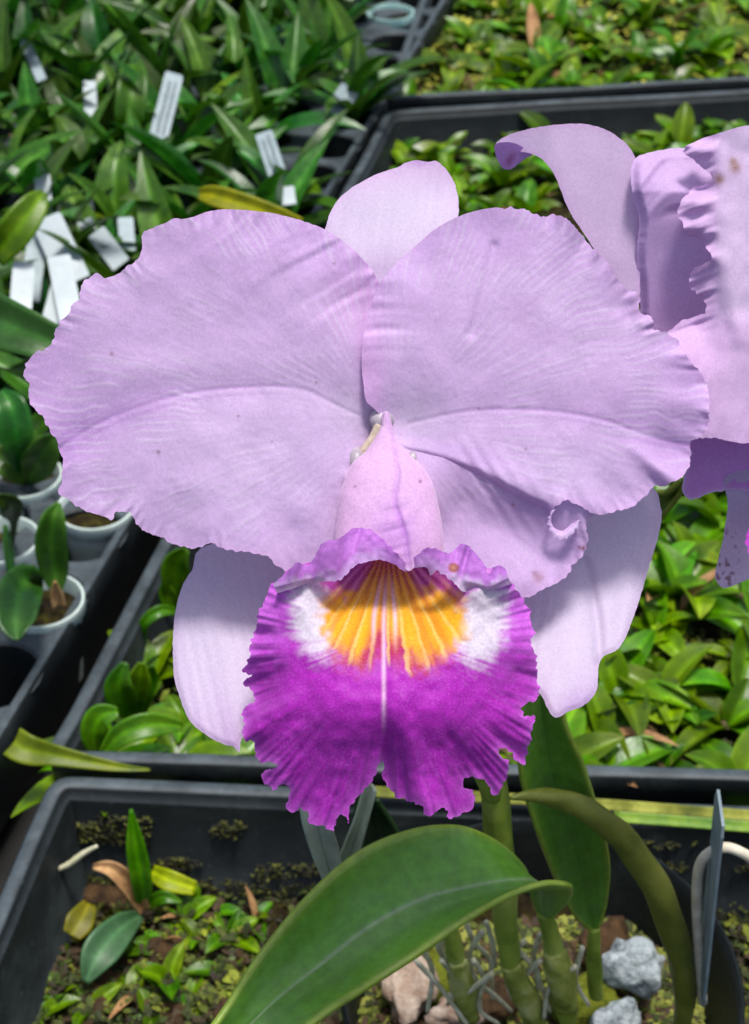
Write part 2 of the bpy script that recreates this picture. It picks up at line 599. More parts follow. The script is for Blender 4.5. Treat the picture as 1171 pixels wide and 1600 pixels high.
def sheet(name, outline, zf, cf, mat, parent, step=2.6, extra=None):
    """surface over the outline; zf(u,v,e) relief towards the viewer, cf(u,v,e) own colour"""
    x0, y0 = outline.min(0); x1, y1 = outline.max(0)
    gx, gy = np.meshgrid(np.arange(x0, x1, step), np.arange(y0, y1, step * 0.87))
    gx = gx + (np.arange(gx.shape[0]) % 2)[:, None] * step * 0.5
    gx, gy = gx.ravel(), gy.ravel()
    ok = inside(outline, gx, gy)
    gx, gy = gx[ok], gy[ok]
    e = edge_dist(outline, gx, gy)
    ok = e > step * 0.55
    pts = np.vstack([outline, np.stack([gx[ok], gy[ok]], 1)])
    nb = len(outline)
    vs_, es_, fs_, *_ = delaunay_2d_cdt([Vector((float(a), float(b))) for a, b in pts], [], [list(range(nb))], 1, 1e-4)
    uv = np.array([(v.x, v.y) for v in vs_])
    u, v = uv[:, 0], uv[:, 1]
    e = edge_dist(outline, u, v)
    z = zf(u, v, e)
    d = D0 - z * K
    V = CAM + d[:, None] * (FWD + ((u - 585.5) / FPX)[:, None] * RIGHT - ((v - 800) / FPX)[:, None] * UP)
    c = np.clip(cf(u, v, e), 0.002, 0.95)
    F = [tuple(f)[::-1] for f in fs_]
    if extra:
        b = len(V)
        V = np.vstack([V, extra[0]]); F = F + [tuple(i + b for i in f) for f in extra[1]]
        c = np.vstack([c, extra[2]])
    return mesh(name, V, F, mat, parent, c)


def lerp(a, b, t):
    return a * (1 - t)[:, None] + b * t[:, None]


def gauss(u, v, cu, cv, su, sv=None, ang=0.0):
    sv = sv or su
    c, s = math.cos(ang), math.sin(ang)
    x = (u - cu) * c + (v - cv) * s
    y = -(u - cu) * s + (v - cv) * c
    return np.exp(-(x / su) ** 2 - (y / sv) ** 2)


def veins(u, v, bu, bv, seed, n=46):
    """ridged radiating veins about the claw of the petal; returns -1..1 height and 0..1 line mask"""
    th = np.arctan2(v - bv, u - bu)
    r = np.hypot(u - bu, v - bv)
    th = th + 0.06 * (n2(u / 90, v / 90, seed + 5) - 0.5) + 0.02 * (n2(u / 25, v / 25, seed + 9) - 0.5)
    th = (th + 2 * math.pi) % (2 * math.pi) if bu < 600 else th + 7
    a = n1(th * n / 2, seed)
    b = n1(th * n * 1.1, seed + 1)
    m = sst(60, 220, r)
    h = (1 - np.abs(2 * a - 1)) * 1.0 + (1 - np.abs(2 * b - 1)) * 0.55 * m
    def lines(k):
        f = (th * k + 0.35 * (n1(th * k * 0.7, seed + 11) - 0.5)) % 1.0
        return np.exp(-((f - 0.5) * np.maximum(r, 40) / k / 1.7) ** 2)
    ln = lines(13) * sst(60, 160, r) * 0.9 + lines(29) * sst(180, 330, r) * 0.8
    ln = ln * sst(0.3, 0.75, n2(u / 48, v / 48, seed + 3)) * 1.3
    return 0.4 * (h - 0.8) * (0.5 + n2(u / 40, v / 40, seed + 13)) + 0.55 * ln, ln


def polyline_dist(pts, u, v):
    P = catmull(pts, 8)
    out = np.full(len(u), 1e9)
    for a, b in zip(P[:-1], P[1:]):
        d = b - a
        t = np.clip(((u - a[0]) * d[0] + (v - a[1]) * d[1]) / max(1e-9, d @ d), 0, 1)
        out = np.minimum(out, (u - a[0] - t * d[0]) ** 2 + (v - a[1] - t * d[1]) ** 2)
    return np.sqrt(out)


LILAC = lin(208, 175, 223)
PINK = lin(214, 166, 220)
VIOLET = lin(182, 138, 205)
PALE = lin(214, 198, 226)
DEEP = lin(172, 118, 196)

plant = empty('orchid_plant', on(845, 1520, 0.0))
tag(plant, 'orchid plant with large lilac ruffled flowers, yellow-throated magenta lip and broad green leaves', 'orchid')
flower = empty('flower', at(600, 700, D0 + 0.02), plant)
flower['label'] = 'large fully open lilac flower with frilled magenta and yellow lip, facing the viewer'

# --- dorsal sepal
ol = frill([(500, 380), (508, 358), (515, 335), (530, 310), (555, 290), (590, 272), (620, 262), (640, 252), (655, 250), (670, 253), (683, 252),
            (700, 268), (712, 290), (717, 315), (715, 345), (700, 385), (660, 440), (625, 520), (598, 560), (575, 500), (540, 440)], amp=0.5, seed=20)
def zf(u, v, e):
    ax = (u - (612 - (v - 420) * 0.05)) / 100
    return -70 - 34 * sst(420, 240, v) + 14 * (1 - ax ** 2) + 5 * (n2(u / 40, v / 60, 31) - 0.5) + 1.2 * n1(u / 7 + v / 60, 8)
def cf(u, v, e):
    c = lerp(PALE, PINK, 0.35 * sst(330, 250, v) + 0.25 * np.exp(-e / 12))
    return lerp(c, VIOLET, 0.7 * gauss(u, v, 655, 252, 16, 8) + 0.25 * gauss(u, v, 600, 430, 40, 40))
sheet('dorsal_sepal', ol, zf, cf, M['petal'], flower, 3.2)

# --- lateral sepals
ol = frill([(440, 835), (322, 853), (300, 890), (283, 920), (274, 960), (270, 1010), (273, 1060), (285, 1100), (300, 1130), (325, 1150), (350, 1163),
            (366, 1167), (374, 1175), (380, 1150), (410, 1120), (470, 1080), (530, 960), (560, 840), (500, 810)], amp=0.5, seed=23)
def zf(u, v, e):
    t = (v - 850) / 300
    ax = (u - (395 - 30 * t)) / 120
    return -132 + 118 * sst(-0.1, 1.25, t) - 22 * ax ** 2 + 4 * (n2(u / 30, v / 80, 41) - 0.5) + 1.8 * n1(u / 9 - v / 40, 42) - 3 * sst(8, 0, e)
def cf(u, v, e):
    c = lerp(PALE, PINK, 0.25 * np.exp(-e / 8) + 0.2 * sst(1080, 1170, v))
    return lerp(c, VIOLET, 0.35 * n1(u / 10 - v / 45, 43) * sst(1000, 1160, v))
sheet('lateral_sepal', ol, zf, cf, M['petal'], flower, 3.2)
ol = frill([(1020, 762), (1031, 788), (1034, 810), (1026, 850), (1010, 900), (995, 950), (980, 990), (965, 1015), (942, 1027), (935, 1045), (932, 1080),
            (915, 1100), (888, 1112), (868, 1122), (855, 1105), (840, 1080), (780, 1040), (740, 950), (720, 850), (830, 770), (950, 730)], amp=0.5, seed=26)
def zf(u, v, e):
    t = (v - 800) / 300
    ax = (u - (890 - 10 * t)) / 120
    fold = polyline_dist([(915, 880), (932, 960), (938, 1035)], u, v)
    return -132 + 116 * sst(0.0, 1.2, t) - 26 * ax ** 2 + 4 * (n2(u / 30, v / 80, 45) - 0.5) + 1.8 * n1(u / 9 + v / 50, 46) - 9 * np.exp(-(fold / 9) ** 2) - 3 * sst(8, 0, e)
def cf(u, v, e):
    c = lerp(PALE, PINK, 0.25 * np.exp(-e / 8))
    return lerp(c, VIOLET, 0.4 * gauss(u, v, 905, 1100, 45, 22, -0.4) + 0.2 * n1(u / 10 + v / 50, 47) * sst(1000, 1100, v))
sheet('lateral_sepal', ol, zf, cf, M['petal'], flower, 3.2)

# --- left petal
LP = [(508, 358), (476, 346), (439, 336), (402, 330), (360, 327), (328, 330), (302, 339), (286, 342), (273, 341), (257, 349), (241, 354), (226, 362),
      (221, 373), (223, 386), (217, 404), (204, 415), (188, 426), (169, 433), (153, 428), (139, 435), (127, 449), (123, 468), (111, 478), (108, 489),
      (93, 505), (85, 531), (71, 545), (53, 553), (42, 566), (37, 587), (45, 603), (48, 629), (66, 651), (79, 674), (93, 698), (98, 719), (98, 751),
      (93, 770), (106, 783), (132, 796), (159, 804), (175, 811), (181, 799), (204, 801), (212, 815), (225, 828), (254, 841), (281, 852), (307, 856),
      (328, 849), (360, 860), (392, 865), (418, 870), (439, 889), (475, 900), (520, 880), (545, 800), (556, 740), (575, 695), (592, 670), (600, 640),
      (604, 590), (606, 520), (594, 446), (570, 408), (540, 380)]
ol = frill(LP, amp=1.9, wave=7, seed=50, where=lambda x, y: np.where((x < 480) & ((x < 250) | (y > 500)), 1.0, 0.35) * np.where((x > 190) & (x < 440) & (y < 400), 0.5, 1))
MIDL = [(93, 698), (150, 664), (210, 638), (300, 613), (400, 604), (470, 608), (540, 640), (590, 662)]
def zf(u, v, e):
    h, ln = veins(u, v, 596, 655, 51, 44)
    ang = np.arctan2(v - 600, u - 340)
    rad = np.hypot((u - 340) / 300, (v - 600) / 270)
    mid = polyline_dist(MIDL, u, v)
    z = 10 - 26 * sst(350, 40, u) + 3 * np.cos((v - 600) / 200) - 18 * gauss(u, v, 590, 660, 60) - 22 * sst(545, 600, u)
    z += 13 * sst(0.55, 1.1, rad) * (ring(ang, 4.2, 53) - 0.5) * 2
    z += 6 * sst(30, 0, e) * (ring(ang, 26, 54) - 0.5) * 2 * ring(ang, 5, 62)
    z += -7 * np.exp(-(mid / 40) ** 2) - 1.3 * np.exp(-(mid / 4) ** 2)
    z += 0.5 * h
    wr = n1(np.hypot(u - 700, v - 800) / 11 + 1.3 * n2(u / 70, v / 70, 55), 56)
    z += 4.6 * (wr - 0.5) * (gauss(u, v, 510, 410, 110, 75, 0.6) + 0.4 * gauss(u, v, 420, 370, 120, 40, 0.1))
    z += 3.0 * (n2(u / 36, v / 36, 57) - 0.5) + 0.55 * n2(u / 9, v / 9, 61) + 14 * (n2(u / 130, v / 130, 58) - 0.5)
    z += 3.5 * (n1((u * 0.8 + v * 0.25) / 13, 59) - 0.5) * gauss(u, v, 500, 830, 50, 70)
    return z
def cf(u, v, e):
    h, ln = veins(u, v, 596, 655, 51, 44)
    mid = polyline_dist(MIDL, u, v)
    c = lerp(LILAC, PALE, 0.30 * gauss(u, v, 380, 700, 170, 110) + 0.55 * gauss(u, v, 560, 640, 45, 50))
    c = lerp(c, VIOLET, 0.40 * sst(480, 340, v) * sst(200, 420, u) + 0.55 * np.exp(-(mid / 38) ** 2) * sst(420, 110, u) + 0.38 * sst(190, 45, u))
    c = lerp(c, PINK, 0.55 * gauss(u, v, 560, 460, 45, 80) + 0.35 * np.exp(-e / 5))
    c = lerp(c, DEEP, 0.35 * np.exp(-(mid / 2.6) ** 2) * sst(520, 420, u) + 0.25 * np.exp(-((mid - 11) / 2.2) ** 2) * sst(470, 400, u))
    c = lerp(c, PALE, np.clip(0.5 * ln, 0, 0.45))
    for a, b, r in ((248, 706, 3.2), (175, 553, 3.5), (495, 597, 2), (373, 650, 2), (425, 690, 1.6), (522, 412, 2)):
        c = lerp(c, lin(130, 90, 110), 0.75 * gauss(u, v, a, b, r))
    return c * (0.95 + 0.09 * n2(u / 22, v / 22, 60))[:, None]
sheet('petal', ol, zf, cf, M['petal'], flower, 2.5)

# --- right petal (with its folded lower lobe and the curled margin)
RP_TOP = [(594, 442), (621, 409), (648, 385), (680, 358), (702, 345), (734, 332), (772, 324), (799, 326), (826, 330), (836, 335), (852, 338), (863, 334),
      (885, 343), (901, 355), (912, 372), (928, 388), (944, 404), (958, 425), (972, 446), (998, 463), (998, 482), (1017, 495), (1022, 514), (1041, 519),
      (1057, 531), (1065, 547), (1079, 566), (1095, 582), (1106, 603), (1108, 625), (1108, 652), (1103, 671), (1092, 684), (1081, 692), (1080, 711),
      (1079, 727), (1068, 743), (1052, 754), (1036, 760), (1020, 761), (1003, 778), (990, 792), (971, 797), (949, 804), (925, 803)]
RP_LEFT = [(604, 660), (583, 637), (572, 625), (567, 592), (566, 549), (572, 506), (583, 469)]
RP_LOBE = [(917, 819), (920, 840), (912, 867), (896, 883), (888, 897), (863, 916), (820, 933), (760, 945), (690, 930), (660, 860), (640, 780), (620, 700)]
RP = RP_TOP + RP_LOBE + RP_LEFT
ol = frill(RP_TOP + [(916, 796), (905, 787), (885, 784), (869, 791), (860, 804), (855, 814), (835, 806), (790, 786), (740, 764), (690, 740), (640, 716), (612, 700)] + RP_LEFT,
           amp=2.0, wave=7, seed=70, where=lambda x, y: np.where((x > 780) & ~((x < 862) & (y > 700)), 1.0, 0.2))
ol2 = frill([(604, 664), (640, 676), (700, 690), (770, 708), (840, 745), (890, 768), (935, 786)] + RP_LOBE, amp=1.6, wave=7, seed=71, where=lambda x, y: np.where((x > 780) & (y > 800), 1.0, 0.1))
MIDR = [(640, 662), (700, 648), (760, 640), (850, 641), (940, 655), (1010, 680), (1078, 697)]
RIDGE = [(600, 690), (680, 705), (760, 735), (830, 772), (880, 790), (925, 803)]
RID = catmull(RIDGE, 10)
def zbase(u, v, e):
    h, ln = veins(u, v, 620, 662, 71, 46)
    ang = np.arctan2(v - 580, u - 830)
    rad = np.hypot((u - 830) / 270, (v - 580) / 240)
    mid = polyline_dist(MIDR, u, v)
    z = 18 - 22 * sst(850, 1110, u) - 22 * gauss(u, v, 615, 665, 60) + 8 * sst(650, 570, u)
    z += 10 * sst(0.6, 1.1, rad) * (ring(ang, 4.6, 73) - 0.5) * 2 * (v < 960)
    ex = np.hypot(u - 830, v - 580)
    z += 17 * sst(170, 275, ex) * (ring(ang, 10, 84) - 0.5) * 2 * sst(830, 930, u) * sst(820, 780, v)
    z += 6 * sst(26, 0, e) * (ring(ang, 27, 74) - 0.5) * 2 * sst(760, 850, u) * ring(ang, 6, 85)
    z += 14 * gauss(u, v, 985, 480, 26, 24) * (n2(u / 20, v / 20, 79) - 0.4)
    z += -5 * np.exp(-(mid / 34) ** 2) - 1.4 * np.exp(-(mid / 4) ** 2)
    z += 0.5 * h + 3.0 * (n1((u - v * 0.6) / 12, 81) - 0.5) * gauss(u, v, 770, 760, 80, 45, 0.6)
    wr = n1(v / 12 + 1.5 * n2(u / 60, v / 60, 75), 76)
    z += 4.4 * (wr - 0.5) * gauss(u, v, 595, 510, 42, 70)
    fold = polyline_dist([(772, 385), (765, 420), (752, 470), (738, 520)], u, v)
    z += -4.5 * np.exp(-(fold / 8) ** 2)
    z += 3.0 * (n2(u / 36, v / 36, 77) - 0.5) + 0.55 * n2(u / 9, v / 9, 83) + 14 * (n2(u / 120, v / 120, 78) - 0.5)
    return z
def under(u, v):
    return v - np.interp(u, RID[:, 0], RID[:, 1])
def zf(u, v, e):
    """main blade; its lower side rolls back over the lower lobe"""
    b = under(u, v)
    return zbase(u, v, e) + 8 * np.exp(-(b / 36.0) ** 2) * sst(680, 800, u) - 52 * sst(0, 42, b) * sst(872, 845, u)
def zf2(u, v, e):
    b = under(u, v)
    w = sst(640, 800, u)
    return zbase(u, v, e) - 3 - (25 * sst(-14, 90, b) - 14 * sst(60, 160, b)) * w - 16 * sst(40, 140, b) * (1 - w) + 5 * sst(40, 0, e) * (n1(u / 24, 86) - 0.5) * 2
def cf(u, v, e):
    h, ln = veins(u, v, 620, 662, 71, 46)
    mid = polyline_dist(MIDR, u, v)
    c = lerp(LILAC, PALE, 0.6 * gauss(u, v, 640, 650, 55, 50) + 0.25 * gauss(u, v, 900, 740, 120, 50))
    c = lerp(c, VIOLET, 0.25 * sst(480, 340, v) + 0.35 * np.exp(-(mid / 40) ** 2) * sst(850, 1060, u) + 0.15 * sst(900, 1080, u))
    c = lerp(c, PINK, 0.7 * gauss(u, v, 578, 570, 26, 90) + 0.35 * np.exp(-e / 5))
    c = lerp(c, DEEP, 0.30 * np.exp(-(mid / 2.6) ** 2) * sst(680, 760, u) + 0.2 * np.exp(-((mid - 10) / 2.2) ** 2) * sst(760, 820, u))
    c = lerp(c, PALE, np.clip(0.5 * ln, 0, 0.45))
    for a, b, r, k in ((842, 902, 9, 0.7), (836, 896, 4, 0.5), (912, 857, 4, 0.9), (906, 855, 3, 0.8), (802, 789, 3, 0.7), (748, 638, 2, 0.6), (822, 702, 2, 0.6), (910, 885, 3, .5)):
        c = lerp(c, lin(118, 58, 70) if k != 0.7 else lin(160, 112, 128), k * gauss(u, v, a, b, r))
    return c * (0.95 + 0.09 * n2(u / 22, v / 22, 82))[:, None]
# curled margin: the end of the blade rolls over in a pale crescent
cu = catmull([(866, 794), (858, 806), (856, 820), (863, 835), (876, 843), (890, 838), (902, 825), (906, 812)], 10)
def curl():
    V = []; F = []; c = []
    n = len(cu)
    z0 = float(zf(np.array([864.0]), np.array([797.0]), np.array([3.0]))[0])
    for i in range(n):
        t = i / (n - 1)
        px, py = cu[i]
        dx, dy = 886 - px, 806 - py
        l = math.hypot(dx, dy); dx, dy = dx / l, dy / l
        wd = float(np.interp(t, [0, 0.15, 0.35, 0.5, 0.65, 0.8, 0.93, 1], [4, 5, 8, 13, 16, 13, 6, 1]))
        for k in range(7):
            s = k / 6
            off = wd * s + (1.2 * math.sin(t * 63) + 0.8 * math.sin(t * 101)) * (1 - s)
            z = z0 + 2 + 5 * math.sin(s * 2.6) - 9 * s * min(1, t * 2) - 6 * t
            V.append(at(px + dx * off, py + dy * off, D0 - z * K)); c.append(LILAC * (0.4 + 0.6 * s) + PALE * 0.6 * (1 - s))
    for i in range(n - 1):
        for k in range(6):
            F.append((i * 7 + k, i * 7 + k + 1, (i + 1) * 7 + k + 1, (i + 1) * 7 + k))
    return np.array(V), F, np.array(c)
rp = sheet('petal', ol, zf, cf, M['petal'], flower, 2.5, curl())
lobe = sheet('petal_lobe', ol2, zf2, cf, M['petal'], flower, 2.5)

# --- lip: throat, skirt
LIP = [(463, 884), (445, 895), (441, 906), (423, 917), (416, 933), (412, 946), (403, 960), (400, 982), (394, 1009), (387, 1034), (381, 1049), (395, 1056),
       (383, 1068), (395, 1078), (397, 1097), (387, 1104), (377, 1117), (382, 1128), (380, 1147), (386, 1157), (398, 1157), (400, 1169), (403, 1184),
       (411, 1191), (425, 1190), (432, 1197), (412, 1205), (408, 1216), (418, 1229), (432, 1234), (446, 1226), (454, 1240), (449, 1260), (455, 1269),
       (468, 1262), (478, 1271), (481, 1287), (495, 1289), (506, 1295), (517, 1299), (524, 1296), (529, 1277), (540, 1277), (545, 1288), (547, 1270),
       (558, 1243), (571, 1228), (583, 1216), (590, 1198), (598, 1190), (597, 1214), (603, 1228), (616, 1239), (634, 1250), (658, 1262), (664, 1274),
       (682, 1268), (693, 1261), (700, 1269), (705, 1278), (720, 1270), (737, 1263), (742, 1248), (736, 1234), (724, 1230), (727, 1219), (742, 1212),
       (758, 1219), (767, 1230), (774, 1240), (785, 1230), (796, 1207), (796, 1189), (784, 1181), (779, 1170), (794, 1172), (805, 1185), (816, 1195),
       (823, 1180), (830, 1153), (837, 1128), (832, 1118), (820, 1119), (816, 1104), (832, 1096), (844, 1086), (841, 1054), (837, 1027), (830, 1005),
       (834, 987), (826, 955), (814, 928), (797, 908), (784, 890), (740, 885), (700, 870), (640, 852), (600, 848), (560, 852), (510, 872)]
ol = frill(LIP, amp=2.6, wave=5.5, seed=90, where=lambda x, y: np.where(y > 900, 1.0, 0.0), step=2.0, spans=5)
def lipangle(u, v):
    return np.arctan2(u - 608, v - 838)
def zf(u, v, e):
    phi = lipangle(u, v)
    r = np.hypot(u - 608, (v - 1000))
    ang = np.arctan2(v - 1010, u - 608)
    x = (u - 608) / 110
    # funnel floor rises out of the throat towards the viewer
    floor = -24 + 156 * sst(850, 1060, v)
    side = 98 - 30 * ((np.abs(u - 608) - 120) / 110) + 18 * sst(900, 1060, v)
    w = sst(58, 142, np.abs(u - 612))
    z = floor * (1 - w) + side * w
    z = np.where(v > 1075, z, z)
    # skirt: falls away downwards and to the sides
    z += -70 * sst(1090, 1310, v) - 26 * sst(150, 240, np.abs(u - 608))
    z += 20 * np.exp(-((v - 1110) / 60) ** 2) * np.exp(-((u - 608) / 150) ** 2)
    mar = sst(95, 5, e)
    z += 27 * mar * (ring(ang, 3.6, 91) - 0.5) * 2 * sst(880, 960, v)
    z += 11 * sst(45, 0, e) * (ring(ang, 11, 92) - 0.5) * 2 * sst(880, 960, v)
    z += 4.5 * sst(60, 0, e) * (ring(ang, 34, 93) - 0.5) * 2 * sst(880, 960, v)
    rad = np.hypot(u - 608, v - 960)
    z += 2.6 * (n1((phi + 4) * 21, 94) - 0.5) * sst(90, 190, rad)
    z += 3.0 * (ring(ang, 17, 97) - 0.5) * sst(130, 220, r)
    z += -4.0 * np.exp(-((u - 602) / 9) ** 2) * sst(1000, 1120, v) - 14 * gauss(u, v, 597, 1195, 16, 40)
    z += 3 * (n2(u / 15, v / 15, 95) - 0.5) + 2.5 * (n2(u / 45, v / 45, 96) - 0.5) * sst(60, 150, rad)
    return z
MAG = lin(176, 36, 182); MAGD = lin(152, 20, 160); LIPV = lin(188, 96, 206); LWHITE = lin(216, 206, 222)
YEL = lin(236, 172, 30); ORA = lin(214, 130, 18); RED = lin(170, 22, 60); WINE = lin(118, 20, 44); VIN = lin(240, 210, 120)
def lipcol(u, v, e):
    phi = lipangle(u, v)
    nz = n2(u / 9, v / 9, 101) - 0.5
    nf = n2(u / 4, v / 4, 102) - 0.5
    rr = np.hypot(u - 608, v - 840)
    c = lerp(np.tile(MAG, (len(u), 1)), MAGD, sst(0.35, 0.75, n2(u / 38, v / 26, 103)) * 0.4)
    up = sst(1085, 950, v + 60 * nz) * sst(120, 190, np.abs(u - 608))
    c = lerp(c, LIPV, 0.85 * up)
    c = lerp(c, lin(205, 110, 215), 0.75 * np.exp(-e / 7) * (0.6 + 0.8 * (nz + 0.5)))
    # fine paler nerves running to the margin
    ang = np.arctan2(v - 1010, u - 608)
    c = lerp(c, lin(196, 90, 206), 0.35 * (1 - np.abs(2 * ring(ang + 0.04 * nz, 40, 104) - 1)) ** 4 * sst(120, 200, np.hypot(u - 608, v - 1000)))
    # white shoulders
    for cu_, cv_, su_, sv_, an in ((492, 964, 42, 70, -0.22), (752, 970, 44, 76, 0.20)):
        q = np.hypot(((u - cu_) * math.cos(an) + (v - cv_) * math.sin(an)) / su_, (-(u - cu_) * math.sin(an) + (v - cv_) * math.cos(an)) / sv_)
        c = lerp(c, LWHITE, sst(1.25, 0.5, q + 0.18 * nz + 0.12 * nf + 0.34 * (ring(np.arctan2(v - 985, u - 612), 34, 108) - 0.5)))
    # throat
    q = np.hypot((u - 616) / 116, (v - 966) / 96)
    bot = 1040 - 44 * np.exp(-((u - 604) / 30) ** 2) + 14 * nz + 26 * (n1((phi + 3) * 30, 105) - 0.5)
    ym = sst(1.10, 0.80, q + 0.18 * nz) * sst(8, -40, v - bot)
    rm = sst(1.14, 0.74, np.hypot((u - 612) / 108, (v - 980) / 92) + 0.3 * nz) * sst(52, 0, v - bot) * sst(-60, -20, v - bot)
    c = lerp(c, RED, 0.95 * rm)
    yc = lerp(np.tile(YEL, (len(u), 1)), ORA, sst(0.2, 0.9, n1((phi + 3) * 22 + v / 160, 106)) * 0.75 + 0.25 * sst(960, 905, v))
    yc = lerp(yc, lin(196, 120, 20), 0.7 * sst(935, 895, v))
    c = lerp(c, yc, ym)
    # wine and purple stain high in the throat
    c = lerp(c, lin(172, 62, 150), sst(938, 905, v + 26 * np.abs(phi) ** 2 + 24 * nz - 14) * sst(0.42, 0.62, np.abs(phi)) * sst(125, 105, np.abs(u - 612)))
    c = lerp(c, lin(158, 44, 30), 0.8 * sst(915, 880, v) * sst(0.75, 0.5, np.abs(phi)))
    # radiating nerves
    st = np.cos((phi + 0.02 * nz) * 42 + 0.2)
    st2 = n1((phi + 3) * 30, 107)
    dark = sst(0.2, 0.9, -st) * sst(965, 885, v) * 0.75
    c = lerp(c, WINE, dark * sst(1.05, 0.9, q))
    lng = sst(0.55, 0.95, st) * sst(1.04, 0.85, q) * sst(24, 0, v - bot - 30 * st2) * (0.35 + 0.65 * sst(880, 960, v))
    c = lerp(c, VIN, 0.62 * lng * (0.4 + 0.6 * st2))
    for off, end in ((-6, 1160), (-22, 1030), (12, 1030)):
        xx = 606 + off * sst(840, 980, v) + (0 if off != -6 else -0)
        c = lerp(c, lin(236, 200, 226), 0.75 * np.exp(-((u - xx) / 3.2) ** 2) * sst(890, 950, v) * sst(end, end - 70, v))
    return c
sheet('lip', ol, zf, lipcol, M['lip'], flower, 2.2)

# --- upper rim of the lip (ruffled lobes round the mouth)
RIMO = [(639, 886), (632, 876), (605, 849), (589, 835), (567, 826), (547, 829), (531, 841), (508, 845), (496, 860), (490, 874), (478, 884), (463, 881), (447, 896),
        (430, 912), (440, 935), (470, 925), (500, 912), (530, 909), (549, 890), (567, 879), (589, 875), (612, 880), (625, 890), (639, 893), (652, 886), (670, 886),
        (693, 897), (711, 911), (730, 925), (765, 935), (795, 925), (806, 915), (796, 908), (790, 892), (776, 883), (762, 896), (756, 878), (740, 859), (724, 850), (713, 853), (704, 865), (693, 861), (670, 856), (655, 865), (646, 874)]
ol = frill(RIMO, amp=1.7, wave=7, seed=110, step=1.8)
def zf(u, v, e):
    s = (u - 608)
    mouth = np.interp(u, [430, 470, 530, 567, 600, 625, 639, 655, 693, 730, 765, 806], [935, 925, 909, 879, 876, 889, 893, 886, 897, 925, 935, 915])
    t = np.clip((mouth - v) / 45, 0, 1.2)
    z = 112 - 22 * sst(60, 190, np.abs(s)) + 20 * sst(110, 170, np.abs(s)) - 6 * t * t + 12 * t
    z += 12 * (n1(u / 21, 111) - 0.5) * 2 * (0.3 + t) + 10 * (n1(u / 9 + v / 30, 112) - 0.5) * t + 2 * (n2(u / 9, v / 9, 114) - 0.5)
    z += -30 * np.exp(-((u - 640) / 9) ** 2) - 48 * sst(0.4, 0.0, t) * sst(100, 150, np.abs(u - 614))
    return z
def cf(u, v, e):
    mouth = np.interp(u, [430, 470, 530, 567, 600, 625, 639, 655, 693, 730, 765, 806], [935, 925, 909, 879, 876, 889, 893, 886, 897, 925, 935, 915])
    t = (mouth - v) / 40
    nz = n2(u / 10, v / 10, 113) - 0.5
    c = lerp(np.tile(lin(198, 158, 218), (len(u), 1)), lin(190, 122, 210), sst(0.0, 0.8, t + 0.5 * nz))
    side = sst(70, 130, np.abs(u - 612))
    c = lerp(c, LWHITE, side * sst(0.8, 0.0, t + 0.4 * nz) * 0.8)
    c = lerp(c, lin(184, 110, 208), sst(45, 0, np.abs(u - 620)) * 0.55)
    q = np.hypot((u - 709) / 9, (v - 887) / 8)
    c = lerp(c, lin(158, 92, 62), 0.9 * sst(1.2, 0.7, q)); c = lerp(c, lin(190, 140, 110), 0.7 * sst(0.5, 0.2, q))
    return c
sheet('lip_rim', ol, zf, cf, M['lip'], flower, 2.0)

# --- tube of the lip folded over the column
TUBE = [(602.5, 642), (597, 647), (596, 666), (586, 684), (570, 707), (551, 723), (539, 748), (531, 774), (528, 805), (524, 840), (530, 860), (560, 868), (600, 874),
        (632, 888), (640, 892), (648, 886), (665, 872), (690, 866), (694, 856), (691, 817), (684, 784), (678, 760), (664, 733), (643, 713), (627, 696), (617, 678), (613, 664), (608, 646)]
ol = frill(TUBE, amp=0.3, seed=120, step=2.0)
TL = np.array([(642, 600), (666, 596), (684, 586), (707, 570), (723, 551), (748, 539), (774, 531), (805, 528), (840, 524), (892, 519)])
TR = np.array([(642, 606), (664, 613), (678, 617), (696, 627), (713, 643), (733, 664), (760, 678), (784, 684), (817, 691), (892, 697)])
def zf(u, v, e):
    l = np.interp(v, TL[:, 0], TL[:, 1]); r = np.interp(v, TR[:, 0], TR[:, 1])
    t = np.clip((u - (l + r) / 2) / ((r - l) / 2 + 0.1), -1, 1)
    hw = (r - l) / 2
    z = 22 + 40 * sst(650, 880, v) + 0.42 * hw * np.sqrt(np.clip(1.02 - t * t, 0, 1)) - 6 * np.abs(t) ** 6
    seam = np.interp(v, [640, 700, 740, 775, 790, 835, 892], [604, 617, 623, 617, 618, 634, 640])
    z += -3.0 * np.exp(-((u - seam) / 4) ** 2) * sst(690, 740, v) + 3 * sst(-10, 10, u - seam) * sst(690, 760, v) * sst(892, 840, v)
    z += 4.5 * (n1(v / 8 + u / 30, 121) - 0.5) * gauss(u, v, 618, 830, 22, 42)
    z += 2 * (n2(u / 18, v / 24, 122) - 0.5)
    return z
def cf(u, v, e):
    seam = np.interp(v, [640, 700, 740, 775, 790, 835, 892], [604, 617, 623, 617, 618, 634, 640])
    c = lerp(np.tile(lin(220, 178, 222), (len(u), 1)), lin(192, 136, 214), 0.75 * gauss(u, v, 616, 835, 38, 55) + 0.4 * np.exp(-((u - seam) / 5) ** 2))
    c = lerp(c, lin(232, 202, 234), 0.8 * np.exp(-e / 3.5))
    for a, b, r in ((657, 752, 2.5), (555, 760, 2.0)):
        c = lerp(c, lin(110, 70, 100), 0.8 * gauss(u, v, a, b, r))
    return c
sheet('lip_tube', ol, zf, cf, M['tube'], flower, 2.2)


